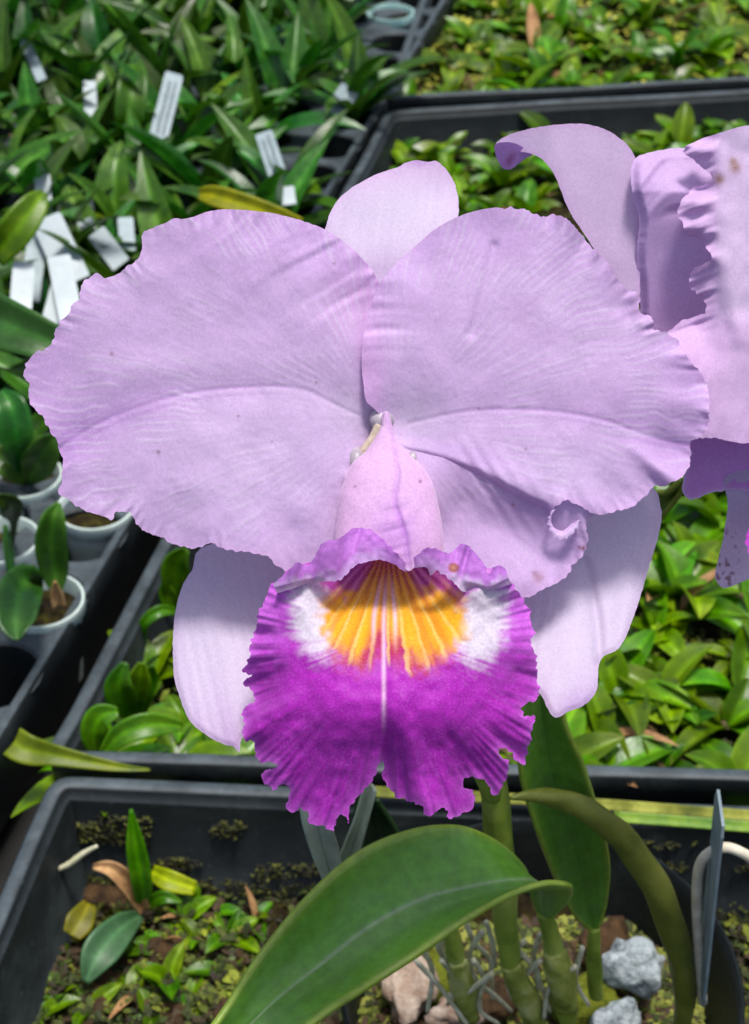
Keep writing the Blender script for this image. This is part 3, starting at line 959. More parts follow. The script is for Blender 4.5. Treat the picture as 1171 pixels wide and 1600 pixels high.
def tube(pts, radii, n=12, wob=0.0, seed=1):
    """pts world, catmull-smoothed; radii per point"""
    P = catmull([list(p) + [r] for p, r in zip(pts, radii)], 6)
    V = []; F = []
    prev = None
    for i in range(len(P)):
        t = P[min(i + 1, len(P) - 1), :3] - P[max(i - 1, 0), :3]
        t /= np.linalg.norm(t) + 1e-9
        a = np.cross(t, (0.31, 0.77, 0.55)) if prev is None else prev - t * (prev @ t)
        a /= np.linalg.norm(a); prev = a
        b = np.cross(t, a)
        for k in range(n):
            ph = 2 * math.pi * k / n
            r = P[i, 3] * (1 + wob * math.sin(ph * 3 + i * 0.7 + seed))
            V.append(P[i, :3] + (a * math.cos(ph) + b * math.sin(ph)) * r)
    m = len(P)
    for i in range(m - 1):
        for k in range(n):
            F.append((i * n + k, i * n + (k + 1) % n, (i + 1) * n + (k + 1) % n, (i + 1) * n + k))
    F.append(tuple(range(n))[::-1]); F.append(tuple(range((m - 1) * n, m * n)))
    return V, F


def blob(pts, n=14, m=20):
    """ellipsoids (centre, axes) joined into one waxy body"""
    V = []; F = []
    for c, ax in pts:
        b = len(V)
        for i in range(n + 1):
            th = math.pi * i / n
            for k in range(m):
                ph = 2 * math.pi * k / m
                V.append(np.array(c) + np.array([ax[0] * math.sin(th) * math.cos(ph), ax[1] * math.sin(th) * math.sin(ph), ax[2] * math.cos(th)]))
        for i in range(n):
            for k in range(m):
                F.append((b + i * m + k, b + i * m + (k + 1) % m, b + (i + 1) * m + (k + 1) % m, b + (i + 1) * m + k))
    return V, F


def px_blob(cx, cy, z, rx, ry):
    return (at(cx, cy, D0 - z * K), (rx * K, ry * K * 1.1, ry * K))
V, F = blob([px_blob(597, 656, -6, 20, 18), px_blob(604, 690, 0, 14, 30)])
mesh('column', V, F, M['column'], flower)
V, F = tube([at(x, y, D0 - z * K) for x, y, z in ((594, 664, 4), (584, 684, 2), (570, 704, 0), (556, 722, -4))], [9 * K, 8 * K, 8 * K, 9 * K])
mesh('column_stalk', V, F, plain('beige_column', lin(176, 158, 140), lin(212, 198, 178), 200, 0.5), flower)
V, F = blob([px_blob(558, 719, -8, 16, 22)]); mesh('column_wing', V, F, M['column'], flower)
V, F = blob([px_blob(645, 719, -8, 16, 19)]); mesh('column_wing', V, F, M['column'], flower)

# ------------------------------------------------------------------ second flower at the right edge
flower2 = empty('flower', at(1240, 470, D0 + 0.045), plant)
flower2['label'] = 'second lilac flower with folded ruffled petals, cut off by the right edge'


def soft(z0, z1, y0, y1, seed, amp=5, scale=60, fine=1.5):
    def f(u, v, e):
        return z0 + (z1 - z0) * (v - y0) / (y1 - y0) + amp * (n2(u / scale, v / scale, seed) - 0.5) * 2 + fine * n1(u / 10 + v / 35, seed + 1)
    return f


# dorsal sepal, tip hooked over to the left
ol = frill([(775, 226), (790, 213), (820, 203), (860, 196), (900, 193), (935, 198), (962, 211), (985, 232), (996, 258), (999, 300), (1001, 350), (1000, 420), (998, 470),
            (975, 462), (950, 420), (920, 376), (900, 346), (888, 325), (878, 300), (868, 275), (852, 253), (834, 241), (812, 237), (795, 234)], amp=0.4, seed=140)
def zf(u, v, e):
    return -150 - 0.10 * (v - 200) - 30 * sst(870, 775, u) + 16 * np.sin(np.clip((u - 860 + (v - 200) * -0.25) / 120, -1, 1)) + 3 * n2(u / 30, v / 50, 141)
def cf(u, v, e):
    return lerp(np.tile(PALE, (len(u), 1)), PINK, 0.35 + 0.3 * np.exp(-e / 6))
sheet('dorsal_sepal', ol, zf, cf, M['petal'], flower2, 3.4)
ol = frill([(774, 226), (790, 222), (810, 226), (832, 241), (822, 247), (808, 258), (798, 264), (786, 263), (778, 250), (774, 238)], amp=0.4, seed=143)
def cf(u, v, e):
    return lerp(np.tile(VIOLET, (len(u), 1)), lin(140, 60, 110), 0.7 * gauss(u, v, 797, 250, 6, 12, 0.5))
sheet('sepal_tip', ol, lambda u, v, e: -176 - 0.75 * (v - 226) + 6 * np.sin((u - 774) / 20), cf, M['petal'], flower2, 3.0)
# shaded inner face of the folded petal
ol = frill([(1068, 231), (1040, 233), (1012, 239), (995, 246), (987, 262), (987, 292), (995, 322), (999, 345), (995, 400), (1000, 450), (1003, 500), (1022, 560), (1090, 560),
            (1140, 500), (1150, 400), (1150, 300), (1120, 240)], amp=0.5, seed=145)
def zf(u, v, e):
    z = -95 - 0.42 * (v - 300) * (v > 300) - 18 * sst(300, 232, v) - 14 * sst(16, 0, e)
    st = (u * 0.55 + (v - 230) * 1.0 + 14 * np.sin(u / 18)) / 17
    z += 12 * (n1(st, 146) - 0.5) * sst(350, 300, v) * sst(985, 1010, u)
    return z + 6 * (n2(u / 50, v / 50, 147) - 0.5)
def cf(u, v, e):
    return lerp(np.tile(lin(206, 172, 222), (len(u), 1)), PINK, 0.4 * sst(380, 500, v))
sheet('petal', ol, zf, cf, M['petal'], flower2, 3.0)
# broad lit face with the ruffled margin
FACE = [(1068, 233), (1085, 222), (1110, 212), (1140, 203), (1171, 196), (1260, 190), (1380, 260), (1420, 420), (1380, 600), (1260, 680), (1171, 692), (1150, 691), (1120, 686), (1090, 680),
        (1060, 640), (1040, 580), (1036, 530), (1045, 518), (1062, 503), (1080, 495), (1096, 492), (1104, 482), (1100, 466), (1086, 456), (1076, 446), (1078, 428), (1096, 414),
        (1112, 404), (1108, 394), (1098, 380), (1088, 372), (1074, 366), (1068, 352), (1060, 340), (1060, 325), (1074, 300), (1092, 290), (1108, 284), (1112, 272), (1100, 262), (1086, 250)]
ol = frill(FACE, amp=1.8, wave=7, seed=150, where=lambda x, y: np.where((x < 1130) & (y > 230), 1.0, 0.2))
def zf(u, v, e):
    z = -58 + 10 * sst(480, 560, v) - 10 * sst(560, 690, v)
    fold = np.interp(v, [200, 280, 400, 500, 560, 690], [1105, 1120, 1118, 1140, 1160, 1230])
    z += -26 * sst(-8, 60, fold - u) * sst(600, 500, v)
    ru = sst(1130, 1085, u) * sst(530, 500, v)
    z += 20 * ru * (n1(v / 21, 151) - 0.5) * 2 + 8 * ru * (n1(v / 8 + u / 22, 152) - 0.5) * 2
    z += 10 * sst(-16, 16, u - fold) * sst(560, 500, v)
    z += 9 * (n2(u / 60, v / 60, 153) - 0.5) + 4 * (n2(u / 24, v / 24, 155) - 0.5) + 1.2 * n1((u * 0.9 + v * 0.35) / 9, 156) + 2.0 * (n1((u + v) / 12, 154) - 0.5) * gauss(u, v, 1100, 570, 40, 40)
    return z
def cf(u, v, e):
    c = lerp(np.tile(lin(214, 180, 224), (len(u), 1)), PALE, 0.5 * sst(1110, 1135, u) * sst(520, 470, v))
    c = lerp(c, PINK, 0.5 * gauss(u, v, 1080, 560, 50, 40) + 0.3 * np.exp(-e / 5))
    for a, b, r in ((1124, 280, 9), (1149, 262, 9), (1146, 252, 6)):
        c = lerp(c, lin(150, 110, 90), 0.85 * gauss(u, v, a, b, r))
    return c
sheet('petal', ol, zf, cf, M['petal'], flower2, 3.0)
# underside of the lower petal and a hanging sepal
ol = frill([(1078, 685), (1076, 712), (1068, 748), (1067, 770), (1082, 780), (1108, 771), (1150, 765), (1200, 770), (1280, 740), (1260, 660), (1150, 660)], amp=1.0, seed=160)
sheet('petal', ol, soft(-110, -155, 680, 780, 161), lambda u, v, e: lerp(np.tile(lin(190, 132, 206), (len(u), 1)), PALE, 0.7 * np.exp(-e / 3)), M['petal'], flower2, 3.0)
ol = frill([(1140, 740), (1138, 790), (1130, 840), (1121, 880), (1118, 903), (1130, 918), (1152, 912), (1185, 895), (1230, 850), (1260, 740)], amp=0.4, seed=164)
def cf(u, v, e):
    c = np.tile(lin(186, 168, 206), (len(u), 1))
    return lerp(c, lin(110, 70, 90), 0.8 * sst(0.70, 0.8, n2(u / 5, v / 7, 165)) * sst(800, 850, v) * sst(1165, 1140, u))
sheet('lateral_sepal', ol, soft(-150, -250, 760, 920, 166), cf, M['petal'], flower2, 3.0)
ol = frill([(1166, 838), (1172, 826), (1190, 815), (1280, 800), (1300, 900), (1220, 930), (1180, 890), (1167, 862)], amp=2.0, seed=168)
sheet('lip', ol, soft(-70, -60, 800, 930, 169), lambda u, v, e: np.tile(lin(190, 60, 196), (len(u), 1)), M['lip'], flower2, 3.0)

# ------------------------------------------------------------------ the orchid's leaves, stems and pot
M['attr_leaf'] = attr_mat('orchid_leaf', 0.36, 260, 0.2, 0.14, 0.25, 0.0005, 0.16)
GL, GM, GD = lin(156, 176, 62), lin(100, 154, 50), lin(70, 120, 36)


def loft(name, st, parent, cf, mat, nspan=10, across=25, thick=0.0014):
    """leaf through stations of (left, middle, right), each (px, py, depth)"""
    S = catmull([sum((list(p) for p in s), []) for s in st], nspan)
    n = len(S)
    V = []; F = []; c = []
    for i, r in enumerate(S):
        A, Mi, B = r[0:3], r[3:6], r[6:9]
        for k in range(across):
            s = k / (across - 1) * 2 - 1
            q = A * (s * (s - 1) / 2) + Mi * (1 - s * s) + B * (s * (s + 1) / 2)
            q[2] += 0.0007 * math.exp(-(s / 0.09) ** 2)
            V.append(at(*q)); c.append(cf(s, i / (n - 1)))
        if i:
            for k in range(across - 1):
                a = (i - 1) * across + k
                F.append((a, a + across, a + across + 1, a + 1))
    return solid(mesh(name, V, F, mat, parent, np.array(c)), thick)


def leafc(base, dark, rim, rib, half=0.0):
    def f(s, t):
        c = (base * (0.5 + 0.5 * abs(s)) + dark * (0.5 - 0.5 * abs(s))) * (0.9 + 0.2 * float(n1(s * 15 + 40, 77)))
        w = 0.95 * math.exp(-(s / 0.06) ** 2)
        c = c * (1 - 0.65 * w) + rib * 0.65 * w
        e = max(0, (abs(s) - 0.88) / 0.12)
        c = c * (1 - 0.7 * e) + rim * 0.7 * e
        if half and s > 0:
            c = c * (1 - half * math.exp(-((s - 0.3) / 0.3) ** 2)) + lin(110, 140, 110) * half * math.exp(-((s - 0.3) / 0.3) ** 2)
        return c
    return f


# big arching leaf in front
loft('leaf', [((250, 1700, .395), (330, 1660, .405), (400, 1690, .40)),
              ((335, 1600, .400), (412, 1582, .410), (490, 1600, .400)),
              ((400, 1500, .412), (490, 1517, .422), (570, 1545, .410)),
              ((480, 1402, .420), (575, 1450, .430), (655, 1490, .417)),
              ((560, 1332, .430), (655, 1408, .437), (730, 1437, .425)),
              ((640, 1297, .440), (730, 1388, .445), (795, 1399, .435)),
              ((710, 1289, .450), (790, 1378, .452), (848, 1380, .445)),
              ((770, 1312, .460), (830, 1378, .460), (884, 1381, .454)),
              ((815, 1352, .470), (845, 1385, .470), (896, 1390, .468)),
              ((828, 1385, .480), (846, 1402, .481), (886, 1410, .480)),
              ((838, 1418, .492), (850, 1428, .493), (864, 1432, .492))], plant,
     leafc(GM, lin(84, 140, 42), GL, lin(158, 180, 150), 0.22), M['attr_leaf'], thick=0.0016)
# upright leaf behind the lip
loft('leaf', [((806, 1000, .430), (840, 1010, .440), (868, 1030, .436)),
              ((812, 1100, .445), (848, 1110, .452), (884, 1130, .447)),
              ((812, 1200, .460), (862, 1200, .467), (912, 1195, .460)),
              ((836, 1290, .475), (884, 1280, .482), (936, 1275, .476)),
              ((866, 1368, .492), (908, 1358, .498), (952, 1345, .492)),
              ((894, 1424, .505), (921, 1420, .511), (949, 1405, .506)),
              ((922, 1452, .514), (929, 1453, .516), (937, 1448, .514))], plant,
     leafc(lin(96, 146, 46), lin(80, 130, 42), GL, lin(78, 124, 50)), M['attr_leaf'])
# dark leaf behind the papery sheath
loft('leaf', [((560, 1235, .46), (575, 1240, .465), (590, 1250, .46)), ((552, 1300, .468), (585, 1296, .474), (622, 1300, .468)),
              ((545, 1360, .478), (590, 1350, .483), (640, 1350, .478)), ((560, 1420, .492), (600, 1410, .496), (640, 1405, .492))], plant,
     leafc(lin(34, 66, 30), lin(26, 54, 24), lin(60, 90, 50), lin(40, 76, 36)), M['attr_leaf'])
# leaf tip behind the flower at the right
loft('leaf', [((1064, 750, .40), (1066, 752, .40), (1068, 752, .40)), ((1042, 768, .405), (1052, 772, .41), (1062, 772, .405)),
              ((1020, 770, .415), (1030, 795, .42), (1036, 806, .415)), ((960, 800, .43), (980, 830, .435), (1000, 850, .43))], plant,
     leafc(lin(110, 140, 50), lin(90, 125, 40), GL, lin(120, 150, 70)), M['attr_leaf'])


def ptube(name, pxs, mat, parent, n=12, wob=0.06):
    """pxs: (px, py, depth, radius in px)"""
    V, F = tube([at(a, b, d) for a, b, d, r in pxs], [r / FPX * d for a, b, d, r in pxs], n, wob)
    return mesh(name, V, F, mat, parent)


# narrow leaf seen on edge, arching to the right
V, F = tube([at(a, b, d) for a, b, d, r in ((797, 1247, .452, 3), (830, 1243, .455, 10), (880, 1250, .46, 17), (930, 1274, .467, 20), (975, 1312, .474, 22), (1015, 1368, .482, 23),
                                            (1045, 1432, .495, 23), (1066, 1510, .512, 20), (1070, 1560, .525, 17), (1066, 1610, .54, 13))],
            [r / FPX * d for a, b, d, r in ((0, 0, .452, 3), (0, 0, .455, 10), (0, 0, .46, 17), (0, 0, .467, 20), (0, 0, .474, 22), (0, 0, .482, 23), (0, 0, .495, 23), (0, 0, .512, 20), (0, 0, .525, 17), (0, 0, .54, 13))], 14, 0.07)
mesh('leaf', V, F, M['olive_leaf'], plant)
ptube('flower_stalk', [(612, 760, .372, 14), (640, 900, .39, 14), (690, 1050, .415, 15), (745, 1180, .445, 17), (770, 1240, .472, 18)], M['stem'], plant)
ptube('pseudobulb', [(768, 1205, .468, 21), (778, 1290, .480, 23), (786, 1380, .492, 22), (793, 1460, .504, 18), (800, 1510, .512, 17), (824, 1560, .527, 20), (838, 1600, .54, 16)], M['stem'], plant)
ptube('pseudobulb', [(850, 1425, .497, 12), (862, 1465, .505, 15), (875, 1520, .517, 20), (884, 1570, .53, 19), (888, 1600, .54, 12)], M['stem'], plant)
ptube('pseudobulb', [(929, 1450, .515, 9), (928, 1480, .52, 11), (929, 1520, .53, 13), (932, 1555, .54, 11)], M['stem'], plant)
ptube('pseudobulb', [(700, 1440, .50, 12), (712, 1490, .51, 15), (724, 1540, .525, 16), (735, 1590, .54, 14)], M['stem'], plant)
loft('sheath', [((466, 1235, .45), (488, 1232, .452), (512, 1240, .45)), ((474, 1290, .455), (497, 1290, .457), (520, 1296, .455)), ((492, 1345, .463), (512, 1346, .465), (534, 1346, .463)), ((514, 1395, .472), (524, 1398, .474), (536, 1396, .472))],
     plant, lambda s, t: lin(190, 204, 184) * (0.8 + 0.2 * abs(s)), attr_mat('dry_sheath', 0.55, 90, 0.25, 0.25), thick=0.0008)
loft('sheath', [((570, 1222, .452), (580, 1224, .454), (588, 1236, .452)), ((556, 1275, .456), (566, 1280, .458), (574, 1286, .456)), ((534, 1330, .462), (548, 1336, .464), (558, 1346, .462)), ((515, 1390, .472), (526, 1396, .474), (536, 1400, .472))],
     plant, lambda s, t: lin(176, 190, 164) * (0.8 + 0.2 * abs(s)), bpy.data.materials['dry_sheath'], thick=0.0008)
ptube('sheath', [(866, 1486, .507, 16), (870, 1500, .510, 21), (877, 1530, .517, 23), (884, 1568, .528, 21)], M['sheath'], plant, 12, 0.12)
ptube('sheath', [(714, 1500, .510, 14), (718, 1516, .515, 18), (724, 1546, .523, 20), (733, 1586, .537, 17)], M['sheath'], plant, 12, 0.14)
ptube('sheath', [(798, 1506, .509, 15), (806, 1526, .514, 18), (824, 1562, .525, 20), (836, 1594, .537, 17)], M['sheath'], plant, 12, 0.12)
for k, r in enumerate([[(700, 1440), (690, 1480), (712, 1520), (700, 1570)], [(720, 1420), (740, 1470), (765, 1500), (770, 1560)], [(820, 1470), (790, 1510), (800, 1560)],
                       [(690, 1500), (720, 1530), (760, 1545), (800, 1580)], [(845, 1500), (820, 1530), (828, 1580)], [(760, 1440), (772, 1500), (744, 1560)],
                       [(660, 1480), (676, 1520), (668, 1580)], [(900, 1510), (860, 1540), (850, 1590)],
                       [(740, 1500), (756, 1530), (748, 1575), (780, 1600)], [(680, 1470), (700, 1505), (740, 1520), (752, 1580)], [(805, 1480), (840, 1520), (836, 1560)], [(770, 1520), (730, 1550), (700, 1560)],
                       [(910, 1480), (900, 1530), (920, 1570)], [(650, 1500), (690, 1545), (730, 1600)], [(755, 1455), (735, 1490), (742, 1540)], [(845, 1460), (835, 1500), (860, 1580)]]):
    ptube('root', [(x, y, .508 + 0.011 * i, 4.6 - 0.5 * i) for i, (x, y) in enumerate(r)], M['root'], plant, 7, 0.1)

# pot
PZ = 0.10
PC = on(845, 1520, PZ)
PR = np.linalg.norm(on(1152, 1490, PZ)[:2] - PC[:2])
prof = [(0.74, 0.008), (0.78, 0.012), (0.955, 0.072), (0.96, 0.082), (0.99, 0.083), (1.0, 0.0945), (0.998, 0.0985), (0.985, 0.10), (0.972, 0.099), (0.965, 0.092), (0.945, 0.080), (0.93, 0.065), (0.76, 0.016)]
V = []; F = []
n = 72
for r, z in prof:
    for k in range(n):
        a = 2 * math.pi * k / n
        V.append((PC[0] + PR * r * math.cos(a), PC[1] + PR * r * math.sin(a), z))
for j in range(len(prof) - 1):
    for k in range(n):
        F.append((j * n + k, j * n + (k + 1) % n, (j + 1) * n + (k + 1) % n, (j + 1) * n + k))
F.append(tuple(range((len(prof) - 1) * n, len(prof) * n))); F.append(tuple(range(n))[::-1])
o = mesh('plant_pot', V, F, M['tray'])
o.modifiers.new('edges', 'EDGE_SPLIT').split_angle = math.radians(45)
tag(o, 'large round black pot holding the flowering orchid, bottom right', 'pot')
PZM = 0.062

# ------------------------------------------------------------------ growing surfaces
def patch(corners, z, rel, seed, name, nx=60, ny=60, inset=0.0):
    """uneven compost surface filling a tray"""
    A, B, Cc, D = [np.array(c[:2]) for c in corners]
    V = []; F = []
    for j in range(ny + 1):
        for i in range(nx + 1):
            s, t = i / nx, j / ny
            p = (A * (1 - s) + B * s) * (1 - t) + (D * (1 - s) + Cc * s) * t
            h = (n2(p[0] * 45 + 50, p[1] * 45, seed) - 0.5) * rel * 2 + (n2(p[0] * 140 + 50, p[1] * 140, seed + 1) - 0.5) * rel * 1.2
            V.append((p[0], p[1], z + float(h)))
    for j in range(ny):
        for i in range(nx):
            a = j * (nx + 1) + i
            F.append((a, a + 1, a + nx + 2, a + nx + 1))
    return tag(mesh(name, V, F, M['soil']), kind='stuff')


def inset_quad(c, d):
    c = [np.array(p[:2]) for p in c]
    m = sum(c) / 4
    out = []
    for i in range(4):
        a, p, b = c[i - 1], c[i], c[(i + 1) % 4]
        u = (a - p) / np.linalg.norm(a - p); w = (b - p) / np.linalg.norm(b - p)
        out.append(p + (u + w) * d)
    return out


MOSS = [lin(60, 72, 18), lin(96, 112, 26), lin(140, 152, 38), lin(176, 182, 52), lin(58, 48, 24), lin(104, 84, 44)]


def moss(name, pts, size, seed, pal=None, blades=5, up=0.7):
    """many tiny fronds; pts = base points"""
    rn = np.random.default_rng(seed)
    V = []; F = []; c = []
    pal = pal or MOSS
    for p in pts:
        tone = pal[rn.integers(len(pal))]
        for b in range(blades):
            az = rn.random() * 6.283
            el = up * (0.3 + rn.random())
            L = size * (0.5 + rn.random())
            d = np.array([math.cos(az) * math.cos(el), math.sin(az) * math.cos(el), math.sin(el)])
            s = np.array([-math.sin(az), math.cos(az), 0]) * L * 0.22
            base = p + rn.normal(0, size * 0.3, 3) * (1, 1, 0.2)
            i = len(V)
            V += [base - s * 0.4, base + s * 0.4, base + d * L * 0.55 + s, base + d * L * 0.55 - s, base + d * L - np.array([0, 0, L * 0.25])]
            F += [(i, i + 1, i + 2, i + 3), (i + 3, i + 2, i + 4)]
            k = 0.75 + 0.5 * rn.random()
            c += [tone * k] * 5
    return tag(mesh(name, V, F, M['mosscol'], None, np.array(c)), kind='stuff')


def scatter(corners, z, n, seed, jz=0.003):
    rn = np.random.default_rng(seed)
    A, B, Cc, D = [np.array(c[:2]) for c in corners]
    out = []
    for _ in range(n):
        s, t = rn.random(2)
        p = (A * (1 - s) + B * s) * (1 - t) + (D * (1 - s) + Cc * s) * t
        out.append(np.array([p[0], p[1], z + rn.normal(0, jz)]))
    return out


def proj(p):
    q = np.array(p) - CAM
    d = q @ FWD
    return 585.5 + FPX * (q @ RIGHT) / d, 800 - FPX * (q @ UP) / d


HIDE = [np.array(h, float) for h in (LP, RP, LIP, FACE, [(322, 853), (274, 960), (273, 1060), (300, 1130), (377, 1170), (420, 850)],
        [(1020, 768), (1010, 900), (965, 1015), (868, 1122), (800, 1000), (850, 800)], [(508, 358), (590, 272), (683, 252), (716, 320), (640, 440)],
        [(880, 196), (990, 240), (1000, 250), (1100, 240), (1100, 500), (1000, 480), (880, 300)])]
_gx, _gy = np.meshgrid(np.arange(-100, 1300, 4.0), np.arange(-100, 1720, 4.0))
HM = np.zeros(_gx.size, bool)
for h in HIDE:
    HM |= inside(h, _gx.ravel(), _gy.ravel())
HM = HM.reshape(_gx.shape)


def hidden(p, m=0):
    x, y = proj(p)
    if x < -90 or x > 1260 or y < -90 or y > 1690: return True
    return bool(HM[int((y + 100) / 4), int((x + 100) / 4)])


ORD = ['first', 'second', 'third', 'fourth', 'fifth', 'sixth', 'seventh', 'eighth', 'ninth', 'tenth', 'eleventh', 'twelfth', 'thirteenth', 'fourteenth', 'fifteenth',
       'sixteenth', 'seventeenth', 'eighteenth', 'nineteenth', 'twentieth'] + ['twenty-' + w for w in ('first', 'second', 'third', 'fourth', 'fifth', 'sixth', 'seventh', 'eighth', 'ninth')]


def name_rows(items, text):
    """items: (object, row key, x); gives each its own label by row and place in the row"""
    rows = sorted({r for _, r, _ in items})
    for k, r in enumerate(rows):
        row = sorted([t for t in items if t[1] == r], key=lambda t: t[2])
        for i, (o, _, _) in enumerate(row):
            o['label'] = text.format(i=ORD[min(i, 28)], r=ORD[min(k, 28)])


def frame(c):
    return not hidden(c)


CZ, DZ, BZ = RIM - 0.038, RIM - 0.034, RIM - 0.060
ci = inset_quad(C_TRAY, 0.013); di = inset_quad(D_TRAY, 0.013); bi = inset_quad(B_TRAY, 0.014)
patch(ci, CZ, 0.004, 201, 'compost', 60, 140)
patch(di, DZ, 0.004, 203, 'compost', 60, 60)
patch(bi, BZ, 0.006, 205, 'compost', 140, 70)
vis = lambda L: [p for p in L if frame(p)]
moss('moss', vis(scatter(ci, CZ + 0.004, 5200, 211)), 0.006, 212, [lin(70, 84, 22), lin(110, 124, 34), lin(150, 156, 50), lin(84, 66, 34), lin(52, 60, 18)])
moss('moss', vis(scatter(di, DZ + 0.005, 4200, 213)), 0.008, 214, [lin(110, 122, 30), lin(150, 160, 40), lin(178, 178, 60), lin(96, 80, 40), lin(70, 90, 24)])
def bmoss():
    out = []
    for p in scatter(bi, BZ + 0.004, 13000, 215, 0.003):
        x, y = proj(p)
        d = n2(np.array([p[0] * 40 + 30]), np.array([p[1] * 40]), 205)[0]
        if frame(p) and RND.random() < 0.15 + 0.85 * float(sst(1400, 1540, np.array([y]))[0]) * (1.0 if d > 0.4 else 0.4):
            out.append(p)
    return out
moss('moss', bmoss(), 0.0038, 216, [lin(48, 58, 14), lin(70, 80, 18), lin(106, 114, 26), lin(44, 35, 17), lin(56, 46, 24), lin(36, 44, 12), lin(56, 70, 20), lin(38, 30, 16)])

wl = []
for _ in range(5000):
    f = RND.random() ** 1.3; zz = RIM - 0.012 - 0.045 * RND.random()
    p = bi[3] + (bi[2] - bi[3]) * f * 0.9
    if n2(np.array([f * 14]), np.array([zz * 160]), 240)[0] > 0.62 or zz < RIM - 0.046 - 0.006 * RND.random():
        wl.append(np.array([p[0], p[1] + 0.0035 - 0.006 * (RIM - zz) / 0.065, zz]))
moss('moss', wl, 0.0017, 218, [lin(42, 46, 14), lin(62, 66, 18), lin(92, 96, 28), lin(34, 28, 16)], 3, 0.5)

moss('moss', [p for p in bmoss() if n2(np.array([p[0] * 60 + 30]), np.array([p[1] * 60]), 242)[0] > 0.55][:900], 0.0062, 219, [lin(60, 76, 18), lin(86, 98, 24), lin(124, 134, 32), lin(48, 58, 18), lin(70, 54, 30)], 7, 0.9)

# pot filling
def disc(c, r, z, rel, seed, name):
    V = [(c[0], c[1], z)]; F = []
    n, m = 64, 24
    for j in range(1, m + 1):
        for k in range(n):
            a = 2 * math.pi * k / n
            x, y = c[0] + r * j / m * math.cos(a), c[1] + r * j / m * math.sin(a)
            h = (n2(np.array([x * 70 + 40]), np.array([y * 70 + 40]), seed)[0] - 0.5) * rel * 2
            V.append((x, y, z + float(h)))
    F += [(0, 1 + k, 1 + (k + 1) % n) for k in range(n)]
    for j in range(m - 1):
        for k in range(n):
            F.append((1 + j * n + k, 1 + (j + 1) * n + k, 1 + (j + 1) * n + (k + 1) % n, 1 + j * n + (k + 1) % n))
    return tag(mesh(name, V, F, M['soil']), kind='stuff')
disc(PC, PR * 0.925, PZM - 0.006, 0.006, 221, 'compost')
pm = []
for _ in range(2600):
    a, r = RND.random() * 6.283, PR * 0.9 * math.sqrt(RND.random())
    p = np.array([PC[0] + r * math.cos(a), PC[1] + r * math.sin(a), PZM - 0.003])
    if proj(p)[1] > 1450: pm.append(p)
moss('moss', pm, 0.0055, 222, [lin(84, 96, 28), lin(112, 122, 42), lin(140, 144, 60), lin(80, 60, 38), lin(50, 60, 20), lin(56, 42, 26)])


# ------------------------------------------------------------------ rocks, chips
def lump(name, c, ax, seed, mat, parent=None, rough=0.35, nseg=(9, 14), flat=False):
    rn = np.random.default_rng(seed)
    ph = rn.random(12) * 6.28
    V = []; F = []
    n, m = nseg
    R = Matrix.Rotation(rn.random() * 6.28, 3, 'Z') @ Matrix.Rotation((rn.random() - .5) * 0.9, 3, 'X')
    R = np.array(R)
    for i in range(n + 1):
        th = math.pi * i / n
        for k in range(m):
            a = 2 * math.pi * k / m
            d = np.array([math.sin(th) * math.cos(a), math.sin(th) * math.sin(a), math.cos(th)])
            # faceted: pull towards a few random planes
            s = 1 + rough * (math.sin(d[0] * 3.1 + ph[0]) * math.sin(d[1] * 3.7 + ph[1]) + 0.5 * math.sin(d[2] * 5 + ph[2]) * math.sin(d[0] * 6 + ph[3]) + 0.22 * math.sin(d[1] * 13 + ph[4]) * math.sin(d[0] * 11 + d[2] * 9 + ph[5]) + 0.12 * math.sin(d[2] * 23 + ph[6]) * math.sin(d[1] * 19 + ph[7])) * 0.6
            dd = np.sign(d) * np.abs(d) ** 0.75
            V.append(np.array(c) + R @ (dd * s * np.array(ax)))
    for i in range(n):
        for k in range(m):
            F.append((i * m + k, (i + 1) * m + k, (i + 1) * m + (k + 1) % m, i * m + (k + 1) % m))
    return mesh(name, V, F, mat, parent, smooth=not flat)


tag(lump('stone', on(990, 1512, 0.079), (0.0115, 0.009, 0.0085), 5, M['stone'], rough=0.45, nseg=(24, 36)), 'speckled grey angular stone lying in the black pot beside the arching leaf', 'stone', 'stones in the orchid pot')
tag(lump('stone', on(962, 1592, 0.071), (0.0085, 0.006, 0.005), 6, M['stone'], rough=0.45, nseg=(24, 36)), 'small pale grey stone at the very bottom edge, in front of the moss', 'stone', 'stones in the orchid pot')
tag(lump('stone', on(945, 1482, 0.070), (0.011, 0.008, 0.008), 8, M['bark'], rough=0.45, nseg=(24, 36)), 'reddish brown stone half hidden behind the grey stone', 'stone', 'stones in the orchid pot')
tag(lump('bark_chip', on(640, 1535, 0.073), (0.008, 0.0125, 0.006), 9, M['palebark'], rough=0.55, nseg=(20, 30)), 'long pinkish pale bark chip under the big leaf, left side of pot', 'bark chip', 'pale chips in the orchid pot')
tag(lump('bark_chip', on(708, 1585, 0.071), (0.010, 0.006, 0.005), 10, M['palebark'], rough=0.55, nseg=(20, 30)), 'cream bark chip at the bottom edge below the orchid roots', 'bark chip', 'pale chips in the orchid pot')
tag(lump('bark_chip', on(775, 1560, 0.068), (0.010, 0.008, 0.004), 12, M['bark'], rough=0.5), 'brown bark chip among the roots at the pot centre', 'bark chip')
tag(lump('moss_clump', on(915, 1566, 0.069), (0.015, 0.010, 0.008), 13, plain('moss_green', lin(80, 92, 22), lin(150, 158, 44), 260, 0.85, 0.003, 0.9, 0.2)), 'rounded yellowish green moss clump in front of the grey stone', 'moss')
tag(lump('moss_clump', on(690, 1530, 0.068), (0.012, 0.010, 0.007), 14, bpy.data.materials['moss_green']), 'greenish moss clump between roots and pale bark chip', 'moss')
n_chip = 0
chips = []
